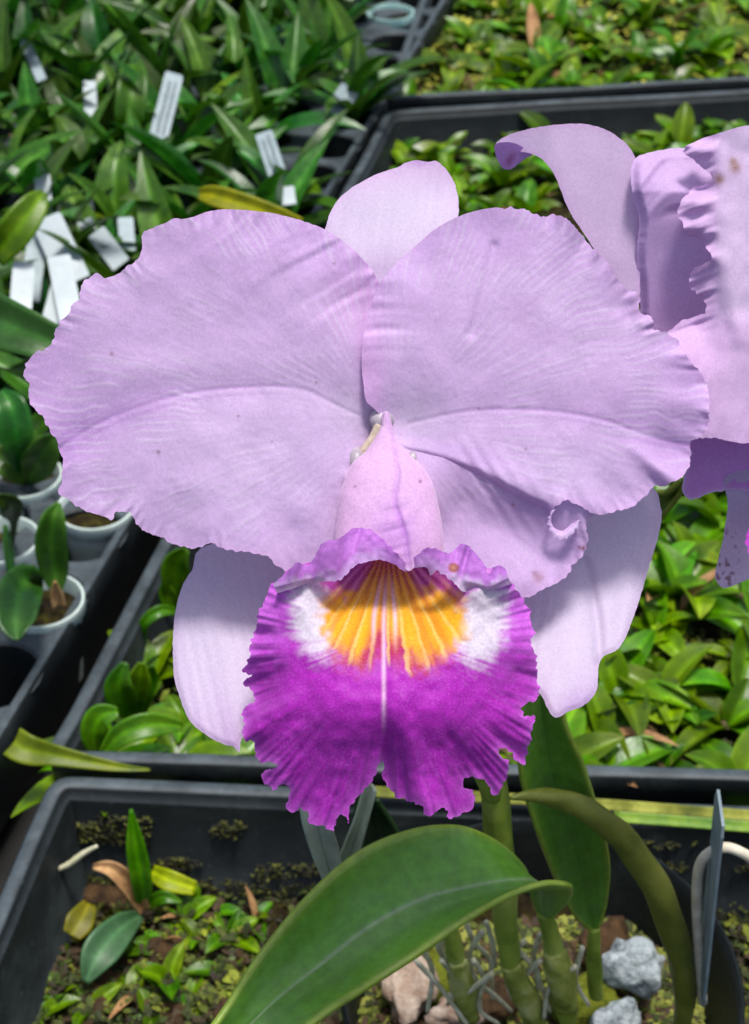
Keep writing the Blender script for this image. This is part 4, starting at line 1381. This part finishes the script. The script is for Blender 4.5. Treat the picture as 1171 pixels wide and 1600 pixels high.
for p in scatter(bi, BZ + 0.005, 80, 231, 0.001):
    x, y = proj(p)
    if hidden(p) or y < 1330 or (x > 560): continue
    s = 0.004 + 0.006 * RND.random()
    o = lump('bark_chip', p, (s * 1.3, s * 0.8, s * 0.45), 300 + n_chip, M['bark'], rough=0.5, nseg=(5, 8))
    tag(o, 'x', 'bark chip', 'bark chips in the bottom tray')
    chips.append((o, 0, x))
    n_chip += 1
name_rows(chips, 'small bark chip on the bottom tray floor, {i} from the left')

# ------------------------------------------------------------------ label stake and wire in the pot
def board(name, p0, p1, width, mat, parent=None, thick=0.0007, face=None, taper=0.0):
    """thin plastic stake from p0 (bottom) to p1 (top), turned towards 'face'"""
    p0, p1 = np.array(p0), np.array(p1)
    t = (p1 - p0) / np.linalg.norm(p1 - p0)
    f = (CAM - p1) if face is None else np.array(face, float)
    s = np.cross(t, f); s /= np.linalg.norm(s)
    nrm = np.cross(s, t)
    L = np.linalg.norm(p1 - p0)
    prof = [(0, 0.35 if taper else 1), (0.12 if taper else 0.02, 1), (0.96, 1), (1.0, 0.86)]
    V = []; F = []
    for a, w in prof:
        bend = nrm * (0.02 * L * math.sin(a * 3.1))
        for sx, sz in ((-1, -1), (1, -1), (1, 1), (-1, 1)):
            V.append(p0 + t * L * a + s * sx * w * width / 2 + nrm * sz * thick / 2 + bend)
    for j in range(len(prof) - 1):
        for k in range(4):
            F.append((j * 4 + k, j * 4 + (k + 1) % 4, (j + 1) * 4 + (k + 1) % 4, (j + 1) * 4 + k))
    F += [(3, 2, 1, 0), tuple(range(4 * (len(prof) - 1), 4 * len(prof)))]
    return mesh(name, V, F, mat, parent, smooth=False), (p0, t, s, nrm, L)


b1, t1 = at(1098, 1562, .52), at(1127, 1262, .455)
o, _ = board('plant_label', b1, t1, 0.016, M['graytag'], face=np.cross(t1 - b1, np.array([0.10, 0.75, -0.65])) + 0.0, thick=0.0009, taper=1)
tag(o, 'grey-blue plastic label stake seen nearly edge-on in the orchid pot', 'plant label')
V, F = tube([at(1098, 1565, .524), at(1092, 1480, .505), at(1089, 1390, .487), at(1097, 1345, .480), at(1125, 1325, .476), at(1155, 1330, .476), at(1185, 1355, .480), at(1200, 1420, .492)], [0.0017] * 8, 12)
tag(mesh('wire_loop', V, F, M['wire']), 'cream coated wire loop hooked beside the grey label at the pot rim', 'wire')

# ------------------------------------------------------------------ loose leaves, added strips for sunlit moss
def pleaf(name, pts, widths, mat, parent=None, fold=0.25, tilt=0.0, across=9, thick=0.0006):
    """leaf along (px, py, z) points; widths in metres"""
    W = catmull([list(on(a, b, z)) + [w] for (a, b, z), w in zip(pts, widths)], 6)
    V = []; F = []
    n = len(W)
    for i in range(n):
        p = W[i, :3]
        t = W[min(i + 1, n - 1), :3] - W[max(i - 1, 0), :3]
        t /= np.linalg.norm(t)
        view = CAM - p; view /= np.linalg.norm(view)
        s = np.cross(t, view); s /= np.linalg.norm(s)
        nn = np.cross(s, t)
        s2 = s * math.cos(tilt) + nn * math.sin(tilt); nn = np.cross(s2, t)
        for k in range(across):
            x = k / (across - 1) * 2 - 1
            V.append(p + s2 * x * W[i, 3] / 2 + nn * (abs(x) ** 1.3) * fold * W[i, 3] / 2)
    for i in range(n - 1):
        for k in range(across - 1):
            a = i * across + k
            F.append((a, a + 1, a + across + 1, a + across))
    c = np.array([np.ones(3) * [1.15, 0.9, 0.8, 1.0, 1.55, 1.0, 0.8, 0.9, 1.15][k] for i in range(n) for k in range(across)])
    return solid(mesh(name, V, F, mat, parent, c), thick)


tag(pleaf('fallen_leaf', [(22, 1160, .085), (45, 1172, .084), (95, 1182, .079), (180, 1198, .075), (235, 1203, .074)], [0.013, 0.0125, 0.0085, 0.004, 0.001], M['yellowleaf'], fold=0.35), 'yellow-green cut leaf lying across the corner of the bottom tray', 'leaf')
tag(pleaf('sunlit_moss_strip', [(470, 1232, .075), (650, 1240, .075), (900, 1254, .075), (1090, 1268, .075), (1300, 1284, .075)], [0.0045] * 5, M['lit_moss'], fold=0.1), 'mottled yellow-green strip added for sunlit moss in the gap behind the orchid pot', 'strip')  # added strip, stands in for light through the gap falling on moss
tag(pleaf('sunlit_moss_strip', [(960, 1276, .078), (1060, 1283, .078), (1171, 1292, .078), (1300, 1302, .078)], [0.0045] * 4, plain('green_strip', lin(60, 110, 30), lin(130, 160, 40), 70, 0.5), fold=0.1), 'brighter green strip for sunlit moss, in front of the mottled one, behind the wire loop', 'strip')  # second added strip for the same sunlit gap between the trays

# ------------------------------------------------------------------ seedlings
RIB = [1.15, 0.9, 0.8, 1.0, 1.55, 1.0, 0.8, 0.9, 1.15]


def blade(name, L, W, e0, bend, fold, mat, n=9, across=9, oval=0.5, twist=0.0):
    """leaf mesh growing from the origin along +X, arching down"""
    V = []; F = []
    x = z = 0.0
    el = e0
    for i in range(n + 1):
        t = i / n
        w = W * (math.sin(math.pi * min(1, max(0.0, t ** oval))) ** 0.75) * (1 - 0.15 * t) + W * 0.10 * (1 - t)
        if i == n: w = W * 0.04
        tw = twist * t
        for k in range(across):
            s = k / (across - 1) * 2 - 1
            up = fold * abs(s) * w / 2
            dx, dz = -math.sin(el) * up, math.cos(el) * up
            y = s * w / 2
            V.append((x + dx, y * math.cos(tw) - 0, z + dz + y * math.sin(tw)))
        x += math.cos(el) * L / n
        z += math.sin(el) * L / n
        el -= bend / n
    for i in range(n):
        for k in range(across - 1):
            a = i * across + k
            F.append((a, a + 1, a + across + 1, a + across))
    c = [np.array([1.0 + 0.5 * max(0, i / n - 0.85) * 4, 1.0, 1.0]) * RIB[k] * (1.0 + 0.15 * (0.5 - i / n)) for i in range(n + 1) for k in range(across)]
    return mesh_data(name, V, F, mat, np.array(c))


R_ = RND.random
STRAPS = [blade('leaf', 0.052 + 0.036 * R_(), 0.014 + 0.008 * R_(), 0.7 + 0.65 * R_(), 0.3 + 1.2 * R_(), 0.5, M['strap'], 10, 9, 0.72, (R_() - .5) * 0.9) for _ in range(10)]
STRAPS_Y = [blade('leaf', 0.05 + 0.03 * R_(), 0.012 + 0.006 * R_(), 0.6 + 0.6 * R_(), 0.3 + 1.2 * R_(), 0.5, M['ovate'], 10, 9, 0.72, (R_() - .5) * 0.8) for _ in range(4)]
OVALS = [blade('leaf', 0.019 + 0.013 * R_(), 0.0085 + 0.0042 * R_(), 0.35 + 0.8 * R_(), 0.5 + 1.2 * R_(), 0.45, M['ovate'], 8, 9, 0.85, (R_() - .5) * 0.6) for _ in range(9)]
DRY = [blade('leaf', 0.022 + 0.01 * R_(), 0.006, 0.6 + 0.7 * R_(), 0.6, 0.9, M['brownleaf'], 6, 9, 0.7) for _ in range(3)]


def seedling(name, base, metas, label, cat, group, tilt=0.35, scale=1.0):
    e = empty(name, base)
    e.rotation_euler = (0, 0, R_() * 6.283)
    a = R_() * 6.28
    n = len(metas)
    for k, me in enumerate(metas):
        o = bpy.data.objects.new('leaf', me)
        a += 2.4 + (R_() - .5) * 0.8
        o.rotation_euler = ((R_() - .5) * tilt, (R_() - .5) * tilt, a)
        s = scale * (0.75 + 0.45 * R_())
        o.scale = (s, s, s)
        o.location = (0.001 * math.cos(a), 0.001 * math.sin(a), 0.002 * k / n)
        link(o, e)
    return tag(e, label, cat, group)


ROWNAME = 'strap-leaved seedlings in the plug tray'


def small_pot(c, z, r, mat, label, h=0.05):
    prof = [(0.72, -h), (0.93, -0.012), (0.94, -0.008), (1.0, -0.007), (1.01, -0.001), (1.0, 0.0), (0.95, 0.0), (0.92, -0.002), (0.88, -0.010), (0.0, -0.011)]
    n = 36
    V = []; F = []
    for rr, dz in prof:
        for k in range(n):
            a = 2 * math.pi * k / n
            V.append((c[0] + r * rr * math.cos(a), c[1] + r * rr * math.sin(a), z + dz))
    for j in range(len(prof) - 2):
        for k in range(n):
            F.append((j * n + k, j * n + (k + 1) % n, (j + 1) * n + (k + 1) % n, (j + 1) * n + k))
    o = mesh('small_pot', V, F, mat)
    o.modifiers.new('edges', 'EDGE_SPLIT').split_angle = math.radians(50)
    # filling
    j0 = len(prof) - 2
    Vs = [(c[0], c[1], z - 0.006)] + [(c[0] + r * 0.87 * math.cos(2 * math.pi * k / 24), c[1] + r * 0.87 * math.sin(2 * math.pi * k / 24), z - 0.009) for k in range(24)]
    Fs = [(0, 1 + k, 1 + (k + 1) % 24) for k in range(24)]
    f = mesh('compost', Vs, Fs, M['soil'], o)
    return tag(o, label, 'pot', 'small pale pots in the plug tray')


items_a = []; items_p = []
for j in range(A_ROWS):
    for i in range(A_COLS):
        c = well(i, j)
        x, y = proj((c[0], c[1], RIM))
        if x < -150 or y < -150 or y > 700: continue
        top = np.array([c[0], c[1], RIM + 0.05])
        if hidden(top) and hidden((c[0], c[1], RIM)) and 0 < x < 700 and y > 200: continue
        if i == 0 and y < 320 and (y < 140 or R_() < 0.7): continue
        if i == 1 and y < 90 and R_() < 0.5: continue
        if R_() < 0.16:
            pot = small_pot(c, RIM + 0.004, 0.0205, M['white_pot'] if R_() < 0.6 else M['teal_pot'], 'x')
            items_p.append((pot, -j, x))
        me = [RND.choice(STRAPS) for _ in range(RND.randint(7, 11))]
        if R_() < 0.5: me[0] = RND.choice(STRAPS_Y)
        if R_() < 0.45: me[-1] = RND.choice(DRY)
        o = seedling('orchid_seedling', (c[0] + (R_() - .5) * 0.014, c[1] + (R_() - .5) * 0.014, RIM - 0.008), me, 'x', 'seedling', ROWNAME, 0.55)
        items_a.append((o, -j, x))
name_rows(items_a, 'dark strap-leaved seedling, {i} from left in {r} row from top, plug tray')
name_rows(items_p, 'pale pot under strap leaves, {i} from left in {r} potted row from top')

# pots that show plainly in the plug tray
def potpx(px, py, r, mat, label):
    c = on(px, py, RIM + 0.004)
    return small_pot(c[:2], RIM + 0.004, r, mat, label), c
_, c1 = potpx(66, 937, 0.0205, M['white_pot'], 'pale round pot with a wilted seedling, lower left below the petal')
_, c2 = potpx(2, 842, 0.0195, M['white_pot'], 'pale pot cut by the left edge, above the wilted seedling')
_, c3 = potpx(38, 742, 0.0205, M['white_pot'], 'pale pot tucked under the left petal tip')
_, c4 = potpx(150, 790, 0.0205, M['white_pot'], 'pale pot rim just showing beneath the lower left petal edge')
_, c5 = potpx(545, 122, 0.0215, M['white_pot'], 'pale pot with broad rim near the upper end of the plug tray')
_, c6 = potpx(610, 18, 0.0215, M['teal_pot'], 'teal-white pot at the top edge beside the empty wells')
_, c7 = potpx(445, 2, 0.0215, M['teal_pot'], 'teal pot at the top edge above the flower, left of the other')
e = empty('orchid_seedling', on(75, 945, RIM)); tag(e, 'seedling with one drooping mottled leaf and one upright dark leaf, lower left pot', 'seedling')
pleaf('leaf', [(60, 930, .074), (45, 905, .095), (30, 930, .102), (25, 975, .100), (28, 1000, .098)], [0.004, 0.014, 0.0205, 0.017, 0.003], M['strap'], e, 0.3)
pleaf('leaf', [(90, 930, .07), (86, 895, .082), (80, 850, .10), (84, 810, .115), (92, 785, .122)], [0.003, 0.0125, 0.0155, 0.012, 0.002], M['strap'], e, 0.4)
pleaf('leaf', [(92, 945, .072), (88, 925, .08), (86, 908, .088)], [0.006, 0.006, 0.001], M['brownleaf'], e, 0.8)
e = empty('orchid_seedling', c3); tag(e, 'dark green seedling in the pot under the left petal tip', 'seedling')
pleaf('leaf', [(45, 755, .07), (60, 725, .09), (78, 695, .105), (92, 680, .11)], [0.004, 0.017, 0.015, 0.002], M['strap'], e, 0.4)
pleaf('leaf', [(40, 755, .07), (20, 730, .085), (0, 715, .09), (-25, 712, .09)], [0.004, 0.014, 0.014, 0.003], M['strap'], e, 0.4)
pleaf('leaf', [(44, 750, .07), (30, 700, .10), (20, 640, .12), (4, 610, .125)], [0.004, 0.015, 0.016, 0.003], M['strap'], e, 0.4)
e = empty('orchid_seedling', c2); tag(e, 'thin-stalked seedling at the left edge above the wilted one', 'seedling')
pleaf('leaf', [(18, 850, .07), (22, 815, .09), (15, 790, .11), (-5, 775, .12)], [0.003, 0.004, 0.012, 0.003], M['strap'], e, 0.4)
pleaf('leaf', [(18, 900, .07), (14, 860, .08), (8, 820, .09)], [0.003, 0.005, 0.002], M['strap'], e, 0.4)
tag(pleaf('orchid_leaf', [(-60, 470, .24), (0, 503, .25), (60, 527, .25), (110, 548, .245), (150, 570, .24)], [0.020, 0.021, 0.017, 0.011, 0.003], M['big_leaf'], fold=0.35), 'broad dark green leaf reaching in from the left edge behind the petal', 'leaf')
tag(pleaf('orchid_leaf', [(312, 303, .17), (335, 306, .172), (375, 318, .17), (430, 338, .165), (470, 352, .16)], [0.006, 0.0115, 0.0125, 0.012, 0.008], M['yellowleaf'], fold=0.3), 'yellowish leaf tip just above the left petal', 'leaf')
tag(pleaf('orchid_leaf', [(-10, 400, .14), (25, 360, .155), (55, 320, .165), (68, 300, .168)], [0.016, 0.020, 0.015, 0.004], M['ovate'], fold=0.3), 'bright green leaf in front of the white label bundle at left', 'leaf')
tag(pleaf('orchid_leaf', [(200, 230, .09), (203, 180, .115), (208, 120, .135), (203, 75, .14)], [0.010, 0.021, 0.020, 0.003], M['ovate'], fold=0.3), 'tall bright green strap leaf between two white labels, upper left', 'leaf')

# white label stakes in the plug tray
def label(top, bot, w, lab, mat='tag', zt=0.135, zb=0.10, ink=False):
    lp = math.hypot(top[0] - bot[0], top[1] - bot[1])
    p0 = on(*bot, zb)
    p1 = on(*top, zb + 0.5 * lp / FPX * np.linalg.norm(p0 - CAM))
    o, (q0, t, s, nrm, L) = board('plant_label', p0, p1, w, M[mat], thick=0.0008)
    if ink:
        V = []; F = []
        for ln in range(2):
            x = -w * 0.16 + ln * w * 0.34
            y = L * 0.15
            while y < L * 0.85:
                dl = L * (0.03 + 0.05 * R_())
                b = q0 + t * y + s * (x + w * 0.05 * (R_() - .5)) + nrm * (0.0010 + 0.02 * L * math.sin(y / L * 3.1))
                k = len(V)
                V += [b - s * w * 0.05, b + s * w * 0.05, b + s * w * 0.07 + t * dl, b - s * w * 0.03 + t * dl]
                F.append((k, k + 1, k + 2, k + 3))
                y += dl + L * 0.02
        mesh('handwriting', V, F, M['ink'], o, smooth=False)
    return tag(o, lab, 'plant label', 'white label stakes in the plug tray')
label((140, 127), (143, 192), 0.0095, 'small white label standing upright, second from the left at the top')
label((273, 115), (245, 226), 0.0135, 'long grey-white label with faint writing, leaning right, upper left', 'graytag', ink=True)
label((412, 207), (440, 291), 0.0125, 'grey-white label with faint writing, leaning left, above the left petal', 'graytag', ink=True)
label((448, 292), (452, 320), 0.010, 'stubby white label end just below the written grey label')
label((66, 272), (70, 330), 0.0105, 'narrow white label poking up above the bundle at the left edge')
label((72, 340), (118, 440), 0.019, 'broad white label leaning right in the bundle at left', zt=0.14, zb=0.11)
label((38, 410), (32, 488), 0.0125, 'bright white upright label, leftmost of the bundle', zt=0.15, zb=0.12)
label((92, 400), (112, 500), 0.0135, 'white label at the right of the bundle, touching the left petal', zt=0.155, zb=0.12)
label((108, 405), (82, 505), 0.0125, 'white label slanting left, crossing the other at the bundle bottom', zt=0.150, zb=0.115)
label((62, 350), (46, 470), 0.012, 'greyish label at the back of the left bundle', 'graytag', zt=0.13, zb=0.10)
label((132, 344), (142, 366), 0.010, 'tiny white label tip right of the left bundle')
label((150, 362), (190, 414), 0.0125, 'short white label lying tilted just above the petal edge')
label((196, 340), (200, 392), 0.010, 'narrow pale grey label beside the petal notch', 'graytag')
label((35, 55), (66, 126), 0.008, 'thin grey label slanting at the far upper left', 'graytag')
label((548, 138), (520, 178), 0.016, 'pale label leaning on the broad-rimmed pot', 'graytag', zt=0.095, zb=0.08)

# ovate seedlings in the middle tray and the upper right tray
def fill(ci, z, sp, metas, grp, nmin, nmax, scale):
    A, B, Cc, D = [np.array(c[:2]) for c in ci]
    nx = int(np.linalg.norm(B - A) / sp); ny = int(np.linalg.norm(D - A) / sp)
    items = []
    for j in range(ny):
        for i in range(nx):
            s, t = (i + 0.5 + (R_() - .5) * 0.8) / nx, (j + 0.5 + (R_() - .5) * 0.8) / ny
            p = (A * (1 - s) + B * s) * (1 - t) + (D * (1 - s) + Cc * s) * t
            q = np.array([p[0], p[1], z]); q2 = q + (0, 0, 0.02)
            x, y = proj(q2)
            if not (-40 < x < 1210 and -40 < y < 1250): continue
            if hidden(q2) and hidden(q): continue
            me = [RND.choice(metas) for _ in range(RND.randint(nmin, nmax))]
            if R_() < 0.12: me[-1] = RND.choice(DRY)
            o = seedling('orchid_seedling', q, me, 'x', 'seedling', grp, 0.7, scale * (0.6 + 0.85 * R_()))
            items.append((o, j, x, y))
    return items
it = fill(ci, CZ + 0.006, 0.0245, OVALS, 'oval-leaved seedlings in the middle tray', 5, 8, 1.12)
name_rows([t[:3] for t in it if t[3] < 520], 'oval-leaved seedling, {i} from left in the {r} visible row, behind the upper petals')
name_rows([t[:3] for t in it if t[3] >= 520 and t[2] < 600], 'oval-leaved seedling, {i} from left in the {r} row, left of the lower left sepal')
name_rows([t[:3] for t in it if t[3] >= 520 and t[2] >= 600], 'oval-leaved seedling, {i} from left in {r} row behind near rim, right of flower')
it = fill(di, DZ + 0.004, 0.040, OVALS, 'seedlings in the upper right tray', 5, 8, 1.35)
name_rows([t[:3] for t in it], 'yellowish green seedling, {i} from left in the {r} row of the top right tray')

# named seedlings of the left strip
e = empty('orchid_seedling', on(240, 1110, CZ)); tag(e, 'bright seedling with broad upright leaves left of the lower sepal', 'seedling')
for pts, w in (([(215, 1125, .045), (195, 1100, .062), (186, 1070, .075), (196, 1035, .085)], [.003, .012, .0135, .003]),
               ([(222, 1125, .045), (215, 1090, .062), (218, 1060, .075), (222, 1035, .084)], [.003, .009, .011, .003]),
               ([(220, 1125, .045), (228, 1090, .062), (236, 1060, .072), (238, 1040, .08)], [.003, .006, .007, .002]),
               ([(150, 1175, .06), (146, 1145, .072), (158, 1120, .08), (185, 1112, .082)], [.006, .011, .012, .004]),
               ([(160, 1180, .065), (190, 1148, .074), (235, 1133, .076), (285, 1135, .070)], [.004, .010, .011, .004])):
    pleaf('leaf', pts, w, M['ovate'], e, 0.35)
e = empty('orchid_seedling', on(285, 920, CZ)); tag(e, 'seedling with one tall oval leaf squeezed between petal and lower sepal', 'seedling')
pleaf('leaf', [(285, 945, .045), (275, 915, .065), (277, 880, .08), (292, 858, .09)], [.004, .0125, .014, .004], M['ovate'], e, 0.35)
pleaf('leaf', [(280, 960, .045), (262, 930, .06), (258, 905, .07)], [.004, .009, .002], M['ovate'], e, 0.35)
pleaf('leaf', [(222, 1010, .05), (225, 975, .065), (250, 955, .07), (275, 955, .065)], [.003, .005, .006, .003], M['ovate'], e, 0.35)

# seedlings in the bottom tray
e = empty('orchid_seedling', on(222, 1425, BZ)); tag(e, 'seedling with upright green leaf, dull blue-green leaf and a dry brown leaf in bottom tray', 'seedling')
pleaf('leaf', [(224, 1418, .020), (222, 1380, .040), (212, 1320, .062), (205, 1265, .080)], [.004, .0085, .0078, .001], M['ovate'], e, 0.4)
pleaf('leaf', [(220, 1430, .020), (190, 1450, .030), (155, 1490, .032), (134, 1535, .026)], [.004, .012, .015, .003], leaf_mat('dull_leaf', (0.03, 0.09, 0.035), (0.05, 0.13, 0.05), (0.10, 0.2, 0.10), 0.4, 0.1, 70, False), e, 0.3)
pleaf('leaf', [(226, 1422, .020), (205, 1385, .035), (175, 1358, .045), (146, 1354, .046)], [.005, .008, .0065, .002], M['brownleaf'], e, 0.9)
pleaf('leaf', [(230, 1415, .022), (255, 1402, .030), (285, 1410, .028)], [.004, .006, .001], M['ovate'], e, 0.3)
tag(pleaf('fallen_leaf', [(238, 1362, .030), (265, 1376, .032), (305, 1388, .028)], [.006, .009, .006], M['yellowleaf'], fold=0.2), 'short yellow-green leaf piece behind the bottom tray seedling', 'leaf')
tag(pleaf('fallen_leaf', [(112, 1462, .028), (125, 1440, .030), (140, 1412, .030)], [.008, .012, .006], M['yellowleaf'], fold=0.2), 'bright yellow leaf scrap left of the bottom tray seedling', 'leaf')
V, F = tube([on(80, 1362, .045), on(105, 1352, .05), on(130, 1334, .055), on(152, 1322, .06)], [.001, .0013, .0013, .0008], 8)
tag(mesh('dry_root', V, F, M['root']), 'pale dry root curl against the left wall of the bottom tray', 'root')
tiny = []
for px, py in ((70, 1500), (95, 1560), (140, 1580), (190, 1500), (210, 1560), (250, 1480), (262, 1540), (310, 1470), (330, 1430), (360, 1470), (285, 1440), (400, 1440), (60, 1590), (240, 1590)):
    o = seedling('orchid_seedling', on(px, py, BZ + 0.005), [RND.choice(OVALS) for _ in range(4)] + ([RND.choice(DRY)] if R_() < 0.4 else []), 'x', 'seedling', 'tiny seedlings in the bottom tray', 0.7, 0.4 + 0.35 * R_())
    tiny.append((o, 0, px))
name_rows(tiny, 'tiny oval-leaved seedling on the bottom tray moss, {i} from the left')
for k, (px, py, lab) in enumerate(((300, 1560, 'tiny pale-tipped seedling near the bottom edge beside the big leaf'), (352, 1525, 'tiny round-leaved seedling close to the big arching leaf'))):
    seedling('orchid_seedling', on(px, py, BZ + 0.004), [RND.choice(OVALS) for _ in range(4)], lab, 'seedling', 'tiny seedlings in the bottom tray', 0.6, 0.6)
